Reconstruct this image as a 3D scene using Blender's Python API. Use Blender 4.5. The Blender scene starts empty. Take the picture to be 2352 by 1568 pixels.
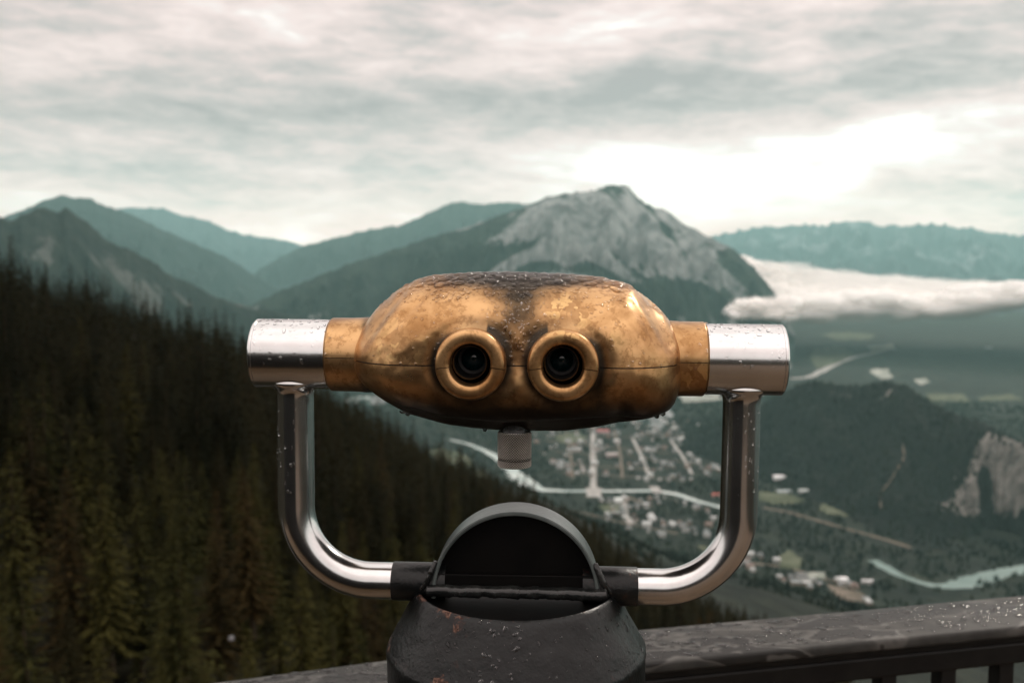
import bpy, math, random
import numpy as np
from mathutils import Vector, Matrix
from mathutils.bvhtree import BVHTree
PI = math.pi
rng = np.random.default_rng(7)
random.seed(7)
scene = bpy.context.scene
col = bpy.data.collections.new("scene_objects"); scene.collection.children.link(col)

# ------------------------------------------------------------------ camera
F = 2286.7
PITCH = math.radians(4.85)
cam = bpy.data.cameras.new("camera"); camo = bpy.data.objects.new("camera", cam); col.objects.link(camo)
camo.location = (0, 0, 0); camo.rotation_euler = (PI/2 - PITCH, 0, 0)
cam.sensor_width = 36; cam.lens = 35; cam.clip_start = 0.02; cam.clip_end = 120000
cam.dof.use_dof = True; cam.dof.focus_distance = 0.672; cam.dof.aperture_fstop = 10
scene.camera = camo

def ray(vx, vy):
    x = (vx-1176)/F; z = -(vy-784)/F
    return np.array([x, math.cos(PITCH)+z*math.sin(PITCH), -math.sin(PITCH)+z*math.cos(PITCH)])
def hit(vx, vy, z):
    d = ray(vx, vy); return d*(z/d[2])
def proj(P):
    P = np.asarray(P, float)
    y = P[..., 1]*math.cos(PITCH)-P[..., 2]*math.sin(PITCH)
    z = P[..., 1]*math.sin(PITCH)+P[..., 2]*math.cos(PITCH)
    y = np.where(y < 1e-3, 1e-3, y)
    return 1176+F*P[..., 0]/y, 784-F*z/y
def azel(vx, vy):
    d = ray(vx, vy); return math.atan2(d[0], d[1]), math.atan2(d[2], math.hypot(d[0], d[1]))

# ------------------------------------------------------------------ numpy noise
_p = np.random.default_rng(3).permutation(4096)
_g = np.random.default_rng(4).uniform(0, 2*PI, 4096)
_gx, _gy = np.cos(_g), np.sin(_g)
def pn(x, y, s=0):
    x = np.asarray(x, float); y = np.asarray(y, float)
    xi = np.floor(x).astype(int); yi = np.floor(y).astype(int); xf = x-xi; yf = y-yi
    u = xf**3*(xf*(xf*6-15)+10); v = yf**3*(yf*(yf*6-15)+10)
    def g(i, j, fx, fy):
        h = _p[(_p[(i+s*131) & 4095]+j) & 4095]; return _gx[h]*fx+_gy[h]*fy
    a = g(xi, yi, xf, yf); b = g(xi+1, yi, xf-1, yf); c = g(xi, yi+1, xf, yf-1); d = g(xi+1, yi+1, xf-1, yf-1)
    return 1.5*((a+(b-a)*u)+((c+(d-c)*u)-(a+(b-a)*u))*v)
def fbm(x, y, o=5, s=0, r=.5):
    t = 0; a = 1; f = 1
    for k in range(o): t = t+a*pn(x*f, y*f, s+k); a *= r; f *= 2.03
    return t
def ridged(x, y, o=5, s=0):
    t = 0; a = 1; f = 1; w = 1
    for k in range(o):
        n = 1-np.abs(pn(x*f, y*f, s+k))*1.6; n = n*n*w; t = t+a*n; w = np.clip(n*1.6, 0, 1); a *= .5; f *= 2.07
    return t/1.7
def ss(a, b, x):
    t = np.clip((x-a)/(b-a), 0, 1); return t*t*(3-2*t)

# ------------------------------------------------------------------ materials
class E:
    """tiny expression wrapper over shader Math nodes"""
    def __init__(s, nt, sock): s.nt, s.s = nt, sock
    def _op(s, op, *a):
        n = s.nt.nodes.new('ShaderNodeMath'); n.operation = op
        for i, v in enumerate((s,)+a):
            if isinstance(v, E): s.nt.links.new(v.s, n.inputs[i])
            else: n.inputs[i].default_value = v
        return E(s.nt, n.outputs[0])
    def __add__(s, o): return s._op('ADD', o)
    __radd__ = __add__
    def __sub__(s, o): return s._op('SUBTRACT', o)
    def __rsub__(s, o): return (s*-1)+o
    def __mul__(s, o): return s._op('MULTIPLY', o)
    __rmul__ = __mul__
    def __truediv__(s, o): return s._op('DIVIDE', o)
    def f(s, op, *a): return s._op(op, *a)
    def step(s, a, b, lo=0., hi=1.):
        n = s.nt.nodes.new('ShaderNodeMapRange'); n.interpolation_type = 'SMOOTHSTEP'
        s.nt.links.new(s.s, n.inputs[0])
        for i, v in enumerate((a, b, lo, hi)): n.inputs[i+1].default_value = v
        return E(s.nt, n.outputs[0])
class NT:
    def __init__(s, nt): s.nt = nt; s.n = nt.nodes; s.l = nt.links
    def new(s, t, **k):
        n = s.n.new(t)
        for a, v in k.items(): setattr(n, a, v)
        return n
    def coord(s, kind='Object'):
        if kind == 'Position': return s.new('ShaderNodeNewGeometry').outputs['Position']
        return s.new('ShaderNodeTexCoord').outputs[kind]
    def scaled(s, vec, sc, loc=(0, 0, 0), rot=(0, 0, 0)):
        m = s.new('ShaderNodeMapping'); s.l.new(vec, m.inputs[0]); m.inputs['Scale'].default_value = sc if hasattr(sc, '__len__') else (sc,)*3
        m.inputs['Location'].default_value = loc; m.inputs['Rotation'].default_value = rot
        return m.outputs[0]
    def noise(s, vec, scale, detail=4, rough=.5, dist=0, out=0):
        n = s.new('ShaderNodeTexNoise'); s.l.new(vec, n.inputs['Vector'])
        n.inputs['Scale'].default_value = scale; n.inputs['Detail'].default_value = detail
        n.inputs['Roughness'].default_value = rough; n.inputs['Distortion'].default_value = dist
        return E(s.nt, n.outputs[out]) if out == 0 else n.outputs[out]
    def voro(s, vec, scale, feature='F1', out='Distance', rnd=1):
        n = s.new('ShaderNodeTexVoronoi', feature=feature); s.l.new(vec, n.inputs['Vector']); n.inputs['Scale'].default_value = scale
        n.inputs['Randomness'].default_value = rnd
        return E(s.nt, n.outputs[out]) if out == 'Distance' else n.outputs[out]
    def attr(s, name): n = s.new('ShaderNodeAttribute', attribute_name=name); return E(s.nt, n.outputs['Fac'])
    def mix(s, f, a, b):
        m = s.new('ShaderNodeMix', data_type='RGBA')
        for sock, v in ((m.inputs[0], f), (m.inputs[6], a), (m.inputs[7], b)):
            if isinstance(v, E): s.l.new(v.s, sock)
            elif isinstance(v, bpy.types.NodeSocket): s.l.new(v, sock)
            elif hasattr(v, '__len__'): sock.default_value = (*v[:3], 1)
            else: sock.default_value = v
        return m.outputs[2]
    def setc(s, sock, v):
        if isinstance(v, E): s.l.new(v.s, sock)
        elif isinstance(v, bpy.types.NodeSocket): s.l.new(v, sock)
        elif hasattr(v, '__len__'): sock.default_value = (*v[:3], 1)
        else: sock.default_value = v
    def bump(s, h, strength=.3, dist=.001, prev=None):
        b = s.new('ShaderNodeBump'); s.l.new(h.s, b.inputs['Height']); b.inputs['Strength'].default_value = strength; b.inputs['Distance'].default_value = dist
        if prev: s.l.new(prev, b.inputs['Normal'])
        return b.outputs[0]
def material(name):
    m = bpy.data.materials.new(name); m.use_nodes = True
    t = NT(m.node_tree); b = m.node_tree.nodes['Principled BSDF']
    def P(**k):
        for key, v in k.items():
            key = {'color': 'Base Color', 'rough': 'Roughness', 'metal': 'Metallic', 'spec': 'Specular IOR Level', 'normal': 'Normal',
                   'ior': 'IOR', 'trans': 'Transmission Weight', 'coat': 'Coat Weight', 'coatr': 'Coat Roughness'}[key]
            t.setc(b.inputs[key], v)
    return m, t, P

def m_brass():
    m, t, P = material("aged_brass")
    c = t.coord('Object'); pat_shade = t.attr('patina_shade')
    n1 = t.noise(c, 26, 5, .6, .3); n2 = t.noise(c, 95, 5, .65); n3 = t.noise(c, 900, 3, .6)
    sp = t.noise(c, 380, 3, .7)
    base = t.mix(n1.step(.32, .68), (.30, .155, .058), (.60, .37, .175))
    base = t.mix(n2.step(.44, .62)*.28, base, (.40, .20, .07))
    base = t.mix((sp*n2.step(.4, .6)).step(.34, .50)*.30, base, (.14, .065, .022))
    # brighter rubbed map-like flakes with crisp outlines
    w = t.noise(c, 60, 3, .5, .0, 1)
    wc = t.new('ShaderNodeMix', data_type='VECTOR'); wc.inputs[0].default_value = .045; t.l.new(c, wc.inputs[4]); t.l.new(w, wc.inputs[5])
    v = t.voro(wc.outputs[1], 120, 'F1', 'Color')
    vs = t.new('ShaderNodeSeparateColor'); t.l.new(v, vs.inputs[0]); vr = E(t.nt, vs.outputs[0])
    zone = t.noise(c, 17, 2, .5).step(.55, .66)*pat_shade.step(.15, .5, 1, 0)
    base = t.mix(vr.step(.60, .63)*zone*.5, base, (.80, .54, .24))
    base = t.mix(vr.step(.30, .27)*zone*.5, base, (.30, .17, .075))
    # oxide darkening recorded on the mesh (pockets by the eyepieces, crown between them), plus painted underside shade
    pp = (pat_shade+(n2-.5)*.22+(n1-.5)*.15).step(.10, 1.12)
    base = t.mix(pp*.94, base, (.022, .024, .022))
    nb = t.bump(n3*.5+n2*1.2, .10, .0006)
    r = (n2*.16+n3*.08+.19)+pp*.10
    P(color=base, metal=.93, rough=r, normal=nb)
    return m
def m_steel(axis):
    m, t, P = material("brushed_steel")
    c = t.coord('Object')
    sc = (900, 6, 6) if axis == 'x' else (60, 60, 3)
    n = t.noise(t.scaled(c, sc), 1, 4, .7); g = t.noise(c, 18, 4, .6)
    P(color=t.mix(g.step(.35, .7), (.57, .58, .575), (.68, .69, .69)), metal=1.0, rough=.10+n*.09+g*.07, normal=t.bump(n*.6+t.noise(c, 500, 2, .5)*.25, .08, .0004))
    return m
def m_black(name='black_paint', rust=.5, bump=.5):
    m, t, P = material(name)
    c = t.coord('Object')
    n = t.noise(c, 30, 6, .65); n2 = t.noise(c, 420, 3, .6); n3 = t.noise(c, 9, 3, .5); n4 = t.noise(c, 110, 4, .6, .6)
    base = t.mix(n.step(.3, .7), (.0025, .0032, .0034), (.008, .0095, .0095))
    # chips showing primer and rust, more of them where the mesh says 'wear'
    w = t.attr('wear')
    chip = (n4+w*.30+(n3-.5)*.25).step(.74, .77)
    rustc = t.mix(n2.step(.35, .65), (.30, .17, .12), (.055, .016, .008))
    halo = (n4+w*.30+(n3-.5)*.25).step(.66, .75)
    base = t.mix(halo*.6*rust, base, (.05, .018, .010))
    base = t.mix(chip*rust, base, rustc)
    bn = t.bump(n2*.5+t.noise(c, 260, 2, .5)*.9, bump*.9, .0010)
    bn = t.bump(n4, .12, .0015, bn)
    P(color=base, rough=.24+n*.18+chip*.35, normal=bn, spec=.30)
    return m
def m_simple(name, color, rough=.6, metal=0., bumpscale=0, bs=.3, bd=.01, color2=None, nscale=5., spec=.5, kind='Object', rng_=(.35, .65)):
    m, t, P = material(name); c = t.coord(kind)
    cc = t.mix(t.noise(c, nscale, 5, .6).step(*rng_), color, color2) if color2 else color
    kw = dict(color=cc, rough=rough, metal=metal, spec=spec)
    if bumpscale: kw['normal'] = t.bump(t.noise(c, bumpscale, 4, .6), bs, bd)
    P(**kw); return m
def m_water(name='water_drop'):
    m, t, P = material(name); P(color=(1, 1, 1), rough=.0, ior=1.33, trans=1.0); return m
def m_rail():
    m, t, P = material("wet_rail_paint"); c = t.coord('Object')
    n = t.noise(t.scaled(c, (.55, 1.6, 1)), 12, 3, .55, .6); fine = t.noise(c, 160, 3, .6); g = t.noise(c, 30, 4, .6)
    wet = n.step(.515, .535)
    rim = n.step(.455, .515)-n.step(.515, .545)
    base = t.mix(g.step(.3, .7), (.026, .0265, .0245), (.048, .048, .044))
    base = t.mix(wet*.75, base, (.012, .012, .011)); base = t.mix(rim*.5, base, (.12, .117, .108))
    h = wet*1.0+fine*.12
    P(color=base, rough=.56-wet*.16+g*.1-rim*.08, normal=t.bump(h, .18, .0016), spec=.22)
    return m
def m_forest_ground():
    m, t, P = material("valley_ground"); c = t.coord('Position')
    a = t.noise(t.scaled(c, (.0011, .0011, .0011)), 1, 6, .6); b = t.noise(t.scaled(c, (.009, .009, .009)), 1, 5, .65)
    e = t.noise(t.scaled(c, (.05, .05, .05)), 1, 3, .6)
    base = t.mix(b.step(.35, .7), (.007, .010, .008), (.022, .027, .019))
    base = t.mix((a*.6+b*.4).step(.58, .68)*.55, base, (.065, .070, .045))
    base = t.mix(e.step(.55, .75)*.3, base, (.045, .055, .035))
    P(color=base, rough=.9, spec=.1, normal=t.bump(b*8+e*2, .6, 3)); return m
def m_mountain(name, green, green2, rock, rock2, sx=1.):
    m, t, P = material(name); c = t.coord('Position'); r = t.attr('rock')
    a = t.noise(t.scaled(c, (.0016*sx, .0016*sx, .0012*sx)), 1, 7, .62, .4)
    b = t.noise(t.scaled(c, (.008*sx, .008*sx, .004*sx)), 1, 5, .65)
    s = t.noise(t.scaled(c, (.0035*sx, .0035*sx, .0022*sx), rot=(0, .5, .3)), 1, 6, .68, .9)
    gc = t.mix(b.step(.35, .7), green, green2)
    rc = t.mix((s*.6+b*.4).step(.38, .62), rock, rock2)
    f = (r+(a-.5)*1.5+(s-.5)*1.2).step(.42, .62)
    P(color=t.mix(f, gc, rc), rough=.9, spec=.12, normal=t.bump(s*90+b*30, .8, 1.0)); return m
def m_foliage(name, c1, c2, c3):
    m, t, P = material(name)
    n = t.noise(t.coord('Position'), .9, 3, .6)
    oi = E(t.nt, t.new('ShaderNodeObjectInfo').outputs['Random']); big = t.noise(t.scaled(t.coord('Position'), .07), 1, 2, .5)
    base = t.mix(n.step(.3, .7), c1, c2); base = t.mix((oi*.5+big).step(.55, .95)*.7, base, c3)
    P(color=base, rough=.9, spec=.03); return m

def m_knurl():
    m, t, P = material('knurled_nickel'); w = t.attr('wear'); n = t.noise(t.coord('Object'), 150, 3, .6)
    P(color=t.mix(w.step(.25, .85), t.mix(n, (.42, .40, .36), (.62, .60, .55)), (.012, .011, .009)), metal=.95, rough=.28); return m
M = dict(
    brass=m_brass(), steel=m_steel('x'), tube=m_steel('z'), black=m_black(), plate=m_simple('matt_black_paint', (.0012, .0012, .0012), .5, 0, 40, .2, .001, (.003, .0027, .0024), 30, .12),
    drum=m_simple('worn_grey_black_paint', (.036, .047, .046), .32, 0, 300, .3, .0008, (.115, .135, .13), 14),
    weld=m_simple('painted_weld', (.006, .007, .007), .24, 0, 130, .3, .001, (.020, .021, .020), 60),
    inside=m_simple('eyepiece_black', (.006, .006, .006), .45, 0, 0),
    knurl=m_knurl(),
    rail=m_rail(), railside=m_simple('dark_rail_paint', (.003, .003, .003), .5, 0, 40, .2, .001, (.008, .008, .007), 20, .25),
    drop=m_water(), ground=m_forest_ground(),
    slope=m_simple('forest_floor', (.005, .005, .003), .95, 0, .6, .8, .5, (.016, .015, .008), .15, .1, 'Position'),
    field=m_simple('field_grass', (.045, .055, .030), .95, 0, 0, color2=(.11, .12, .08), nscale=.012, spec=.1, kind='Position'),
    pale=m_simple('pale_clearing', (.16, .18, .15), .95, 0, 0, color2=(.36, .37, .33), nscale=.012, spec=.1, kind='Position'),
    road=m_simple('pale_road', (.24, .235, .22), .9, 0, 0, color2=(.36, .35, .33), nscale=.02, spec=.2, kind='Position'),
    trail=m_simple('dirt_road', (.10, .085, .065), .9, 0, 0, color2=(.18, .15, .12), nscale=.02, spec=.1, kind='Position'),
    river=m_simple('milky_river', (.33, .41, .385), .4, 0, .03, .3, .5, (.50, .56, .53), .01, .4, 'Position'), river2=m_simple('green_river', (.085, .145, .13), .45, 0, .03, .3, .5, (.15, .22, .20), .01, .3, 'Position'),
    trunk=m_simple('bark', (.03, .022, .014), .9, 0, 8, .6, .03, (.06, .045, .03), 6, .1),
    spruce=m_foliage('spruce_needles', (.0020, .0028, .0012), (.0105, .0110, .0042), (.018, .0155, .0060)),
    brown=m_foliage('rusty_needles', (.007, .0058, .0022), (.030, .022, .008), (.038, .026, .0095)),
    olive=m_foliage('olive_needles', (.006, .0068, .002), (.032, .032, .0095), (.043, .039, .011)),
    pale_spot=m_simple('pale_object_surface', (.07, .075, .08), .8, 0, 3, .5, .1, (.20, .20, .21), 2, .3),
    darkforest=m_simple('dark_conifers', (.004, .006, .004), .95, 0, 0, color2=(.018, .023, .014), nscale=.012, spec=.05, kind='Position'),
)
def m_lens():
    m, t, P = material('coated_lens'); P(color=(.003, .02, .022), rough=.08, spec=.6); return m
M['lens'] = m_lens()

# ------------------------------------------------------------------ mesh helpers
def link(name, me, mat=None, parent=None):
    o = bpy.data.objects.new(name, me); col.objects.link(o)
    if mat is not None:
        for k in (mat if isinstance(mat, (list, tuple)) else [mat]): me.materials.append(k)
    if parent: o.parent = parent
    return o
def tag(o, label=None, cat=None, group=None, kind=None):
    if label: o['label'] = label
    if cat: o['category'] = cat
    if group: o['group'] = group
    if kind: o['kind'] = kind
    return o
def mesh_np(name, V, Fc, smooth=True, mi=None):
    """V (n,3); Fc (m,k) int array of quads or tris"""
    V = np.asarray(V, np.float32); Fc = np.asarray(Fc, np.int32)
    me = bpy.data.meshes.new(name); k = Fc.shape[1]
    me.vertices.add(len(V)); me.vertices.foreach_set('co', V.ravel())
    me.loops.add(Fc.size); me.loops.foreach_set('vertex_index', Fc.ravel())
    me.polygons.add(len(Fc)); me.polygons.foreach_set('loop_start', np.arange(0, Fc.size, k, dtype=np.int32))
    me.polygons.foreach_set('loop_total', np.full(len(Fc), k, np.int32))
    me.polygons.foreach_set('use_smooth', np.full(len(Fc), smooth))
    if mi is not None: me.polygons.foreach_set('material_index', np.asarray(mi, np.int32))
    me.update(calc_edges=True); me.validate()
    return me
def set_attr(me, name, vals):
    a = me.attributes.new(name, 'FLOAT', 'POINT'); a.data.foreach_set('value', np.asarray(vals, np.float32).ravel())
def grid_faces(nr, nc, closed_c=False):
    i = np.arange(nr-1)[:, None]; j = np.arange(nc if closed_c else nc-1)[None, :]
    j2 = (j+1) % nc
    return np.stack([i*nc+j+0*i, i*nc+j2, (i+1)*nc+j2, (i+1)*nc+j+0*i], -1).reshape(-1, 4)
def lathe(name, prof, axis, mat, parent, origin=(0, 0, 0), n=96, smooth_angle=35, wear=None, closed=False):
    """prof: list of (r, h) along axis"""
    prof = np.array(prof, float); a = np.linspace(0, 2*PI, n, endpoint=False)
    r = prof[:, 0][:, None]; h = prof[:, 1][:, None]+0*a[None]
    c, s = r*np.cos(a)[None], r*np.sin(a)[None]
    if axis == 'x': V = np.stack([h, c, s], -1)
    elif axis == 'y': V = np.stack([s, h, c], -1)
    else: V = np.stack([c, s, h], -1)
    V = V.reshape(-1, 3)+np.array(origin)
    Fc = grid_faces(len(prof), n, True)
    if closed:
        k = (len(prof)-1)*n; j = np.arange(n); j2 = (j+1) % n
        Fc = np.vstack([Fc, np.stack([k+j, k+j2, j2, j], -1)])
    me = mesh_np(name, V, Fc)
    if wear is not None: set_attr(me, 'wear', wear(V))
    o = link(name, me, mat, parent)
    me.set_sharp_from_angle(angle=math.radians(smooth_angle))
    fixn(me)
    return o
import bmesh
def fixn(me):
    bm = bmesh.new(); bm.from_mesh(me); bmesh.ops.recalc_face_normals(bm, faces=bm.faces); bm.to_mesh(me); bm.free()
def box_bm(bm, size, loc, rot=None, bevel=0, seg=2):
    r = bmesh.ops.create_cube(bm, size=1.0); vs = r['verts']
    bmesh.ops.scale(bm, vec=size, verts=vs)
    if bevel:
        es = list({e for v in vs for e in v.link_edges})
        b = bmesh.ops.bevel(bm, geom=es, offset=bevel, segments=seg, affect='EDGES', profile=.5); vs = list({v for f in b['faces'] for v in f.verts} | {v for v in vs if v.is_valid})
    if rot is not None: bmesh.ops.rotate(bm, cent=(0, 0, 0), matrix=rot, verts=vs)
    bmesh.ops.translate(bm, vec=loc, verts=vs)
def tube(path, rad, n=32):
    """swept tube; path (k,3), rad scalar or (k,)"""
    P_ = np.array(path, float); k = len(P_); R = np.broadcast_to(rad, (k,))
    T = np.gradient(P_, axis=0); T /= np.linalg.norm(T, axis=1)[:, None]
    up = np.array([0, 1, 0.]) if abs(T[0][1]) < .9 else np.array([0, 0, 1.])
    a = np.linspace(0, 2*PI, n, endpoint=False); V = []
    for i in range(k):
        s = np.cross(T[i], up); s /= np.linalg.norm(s); u = np.cross(s, T[i])
        V.append(P_[i]+R[i]*(np.cos(a)[:, None]*s+np.sin(a)[:, None]*u))
    return np.vstack(V), grid_faces(k, n, True)

# ------------------------------------------------------------------ world and sun
w = bpy.data.worlds.new("World"); scene.world = w; w.use_nodes = True
t = NT(w.node_tree); bg = w.node_tree.nodes['Background']
sky = t.new('ShaderNodeTexSky', sky_type='NISHITA'); sky.sun_disc = False
SUN_EL, SUN_AZ = math.radians(36), math.radians(40)
sky.sun_elevation = SUN_EL; sky.sun_rotation = SUN_AZ
gen = t.coord('Generated'); sx = t.new('ShaderNodeSeparateXYZ'); t.l.new(gen, sx.inputs[0])
X, Y, Z = (E(w.node_tree, sx.outputs[i]) for i in range(3))
el = Z.f('ARCSINE')*(180/PI); az = X.f('ARCTAN2', Y)*(180/PI)
cv = t.new('ShaderNodeCombineXYZ'); t.l.new((az*.060).s, cv.inputs[0]); t.l.new(((el+az*.035)*.185).s, cv.inputs[1])
nA = t.noise(cv.outputs[0], 1.1, 5, .52, .5); nB = t.noise(t.scaled(cv.outputs[0], (1, 1, 1), (4.3, 2.1, 0)), 2.6, 5, .55, .3)
warp = (nA-.5)*11
def blob(vx, vy, wx, wy, tilt=0.):
    """a soft patch of cloud at a bearing and elevation of the sky, sizes in degrees"""
    a0, e0 = (math.degrees(q) for q in azel(vx, vy))
    da = az-a0+warp*.8; de = el-e0+da*tilt+warp*.28
    return ((da*da)*(-1/wx**2)+(de*de)*(-1/wy**2)).f('EXPONENT')
nC = t.noise(t.scaled(cv.outputs[0], (1, 1.25, 1), (1.3, 7.1, 0)), 6.5, 5, .6, .4)
L = .57+(nA-.5)*.74+(nB-.5)*.98+(nC-.5)*.74+el.step(7, 0)*.16
for (vx, vy, wx, wy, k, tl) in [
    (1750, 385, 9.0, 2.0, .62, -.10), (2080, 330, 5, 1.6, .30, 0), (1380, 365, 5, 1.5, .45, 0), (2330, 270, 4, 1.2, .22, 0), (1650, 480, 9, 1.3, .25, 0),
    (600, 50, 5, 2.6, .14, 0), (100, 90, 8, 1.6, .16, 0), (1250, 120, 5, 1.4, .30, -.2), (1500, 40, 5, 2.0, .22, 0), (1870, 60, 3, 3, .20, 0), (600, 500, 10, 1.2, .16, 0),
    (1200, 245, 9, 1.5, -.24, 0), (1380, 175, 9, 1.1, -.16, .0), (1700, 185, 10, 1.2, -.24, 0), (2120, 90, 6, 2.6, -.24, 0), (1600, 265, 9, 1.0, -.12, -.15),
    (300, 375, 11, 1.3, -.22, 0), (600, 285, 9, .8, -.14, 0), (350, 200, 14, 1.6, -.12, 0), (2150, 440, 7, .8, -.22, 0), (60, 20, 5, 1.5, -.12, 0)]:
    L = L+blob(vx, vy, wx, wy, tl)*k
fr = (az.f('ABSOLUTE')).step(40, 75, 0, 1)
high = el.step(22, 50, 0, 1)
L = L+(high*.35).f('MAXIMUM', fr*.20)
low = el.step(8, .5)
ramp = t.new('ShaderNodeValToRGB'); t.l.new(L.s, ramp.inputs[0])
cr = ramp.color_ramp; cr.elements[0].position = .18; cr.elements[0].color = (.43, .44, .43, 1); cr.elements[1].position = 1.0; cr.elements[1].color = (1.0, 1.0, .97, 1)
for p_, c_ in ((.40, (.60, .585, .565)), (.62, (.83, .745, .715)), (.80, (.98, .88, .845))):
    e = cr.elements.new(p_); e.color = (*c_, 1)
mul = t.new('ShaderNodeVectorMath', operation='SCALE'); t.l.new(ramp.outputs[0], mul.inputs[0]); t.l.new((10.1+L.step(.86, 1.3)*6+high*4.0+low*4.0+fr*4.0).s, mul.inputs[3])
tint = t.new('ShaderNodeMix', data_type='RGBA', blend_type='MULTIPLY'); t.l.new(low.f('MAXIMUM', .38).s, tint.inputs[0]); t.l.new(mul.outputs[0], tint.inputs[6]); tint.inputs[7].default_value = (1.17, .94, .885, 1)
out = t.mix(.93, sky.outputs[0], tint.outputs[2])
t.l.new(out, bg.inputs[0]); bg.inputs[1].default_value = .1
sl = bpy.data.lights.new("sun", 'SUN'); so = bpy.data.objects.new("sun", sl); col.objects.link(so)
sl.energy = 1.4; sl.angle = math.radians(10); sl.color = (1, .93, .83)
sd = Vector((math.sin(SUN_AZ)*math.cos(SUN_EL), math.cos(SUN_AZ)*math.cos(SUN_EL), math.sin(SUN_EL)))
so.rotation_euler = sd.to_track_quat('Z', 'Y').to_euler()
scene.view_settings.view_transform = 'Standard'; scene.view_settings.look = 'None'; scene.view_settings.gamma = 1; scene.view_settings.exposure = 0.0

# ------------------------------------------------------------------ ground sheet
ZV = -900.
tips = [(-420, 430), (-200, 500), (0, 600), (100, 640), (200, 665), (300, 700), (400, 735), (500, 762), (560, 790), (700, 870), (830, 945), (1000, 1050), (1170, 1135), (1330, 1225), (1600, 1400), (1900, 1560), (2352, 1750)]
TA, TE = zip(*[azel(*q) for q in tips]); TA = [-PI, -2.2, -1.2]+list(TA)+[1.0, 1.8, PI]; TE = [math.radians(9), math.radians(9), math.radians(4)]+list(TE)+[math.radians(-26), math.radians(-6), math.radians(9)]
foot = [(1180, 1130), (1330, 1190), (1500, 1275), (1700, 1335), (2000, 1405), (2352, 1470)]
FA, FE = zip(*[azel(*q) for q in foot])
RC = 350.
def ground_z(x, y):
    x = np.asarray(x, float); y = np.asarray(y, float)
    r = np.hypot(x, y); a = np.arctan2(x, y)
    zc = RC*np.tan(np.interp(a, TA, TE))-8.5
    z0 = -30+fbm(x/40, y/40, 3, 5)*2.5-4*np.exp(-((r-60)/30)**2)
    near = z0+(zc+30)*np.clip(r/RC, 0, 1)**1.1
    near = near+ss(26, 4, r)*22.
    rf = ZV/np.tan(np.interp(a, FA, FE)); rf = np.maximum(rf, 1500)
    q = np.clip((r-RC)/(rf-RC), 0, 1)
    flank = zc+(ZV-zc)*q+np.sin(PI*q)*fbm(x/500, y/500, 4, 9)*35
    back = ss(1.5, 2.2, np.abs(a))
    z = np.where(r < RC, near, flank)
    z = np.maximum(z, ZV+.0)
    zb = np.where(r < RC, near, zc+(r-RC)*.05)
    return z*(1-back)+zb*back
rr = np.concatenate([[1.2, 3, 6, 10, 15, 20, 25], np.geomspace(30, 420, 90), np.geomspace(440, 2300, 60), np.arange(2340, 7000, 60), np.geomspace(7100, 36000, 46)])
aa = np.concatenate([np.radians(np.linspace(-180, -36, 40)), np.radians(np.linspace(-35.7, 35.7, 420)), np.radians(np.linspace(36, 180, 40))])
A_, R_ = np.meshgrid(aa, rr); gx, gy = R_*np.sin(A_), R_*np.cos(A_)
gz = ground_z(gx, gy)
me = mesh_np('ground', np.stack([gx, gy, gz], -1).reshape(-1, 3), grid_faces(len(rr), len(aa))[:, ::-1])
me.materials.append(M['ground']); me.materials.append(M['slope'])
fr_ = np.repeat(np.arange(len(rr)-1), len(aa)-1); me.polygons.foreach_set('material_index', (rr[fr_] < 420).astype(np.int32))
tag(link('ground', me), kind='structure')

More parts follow.
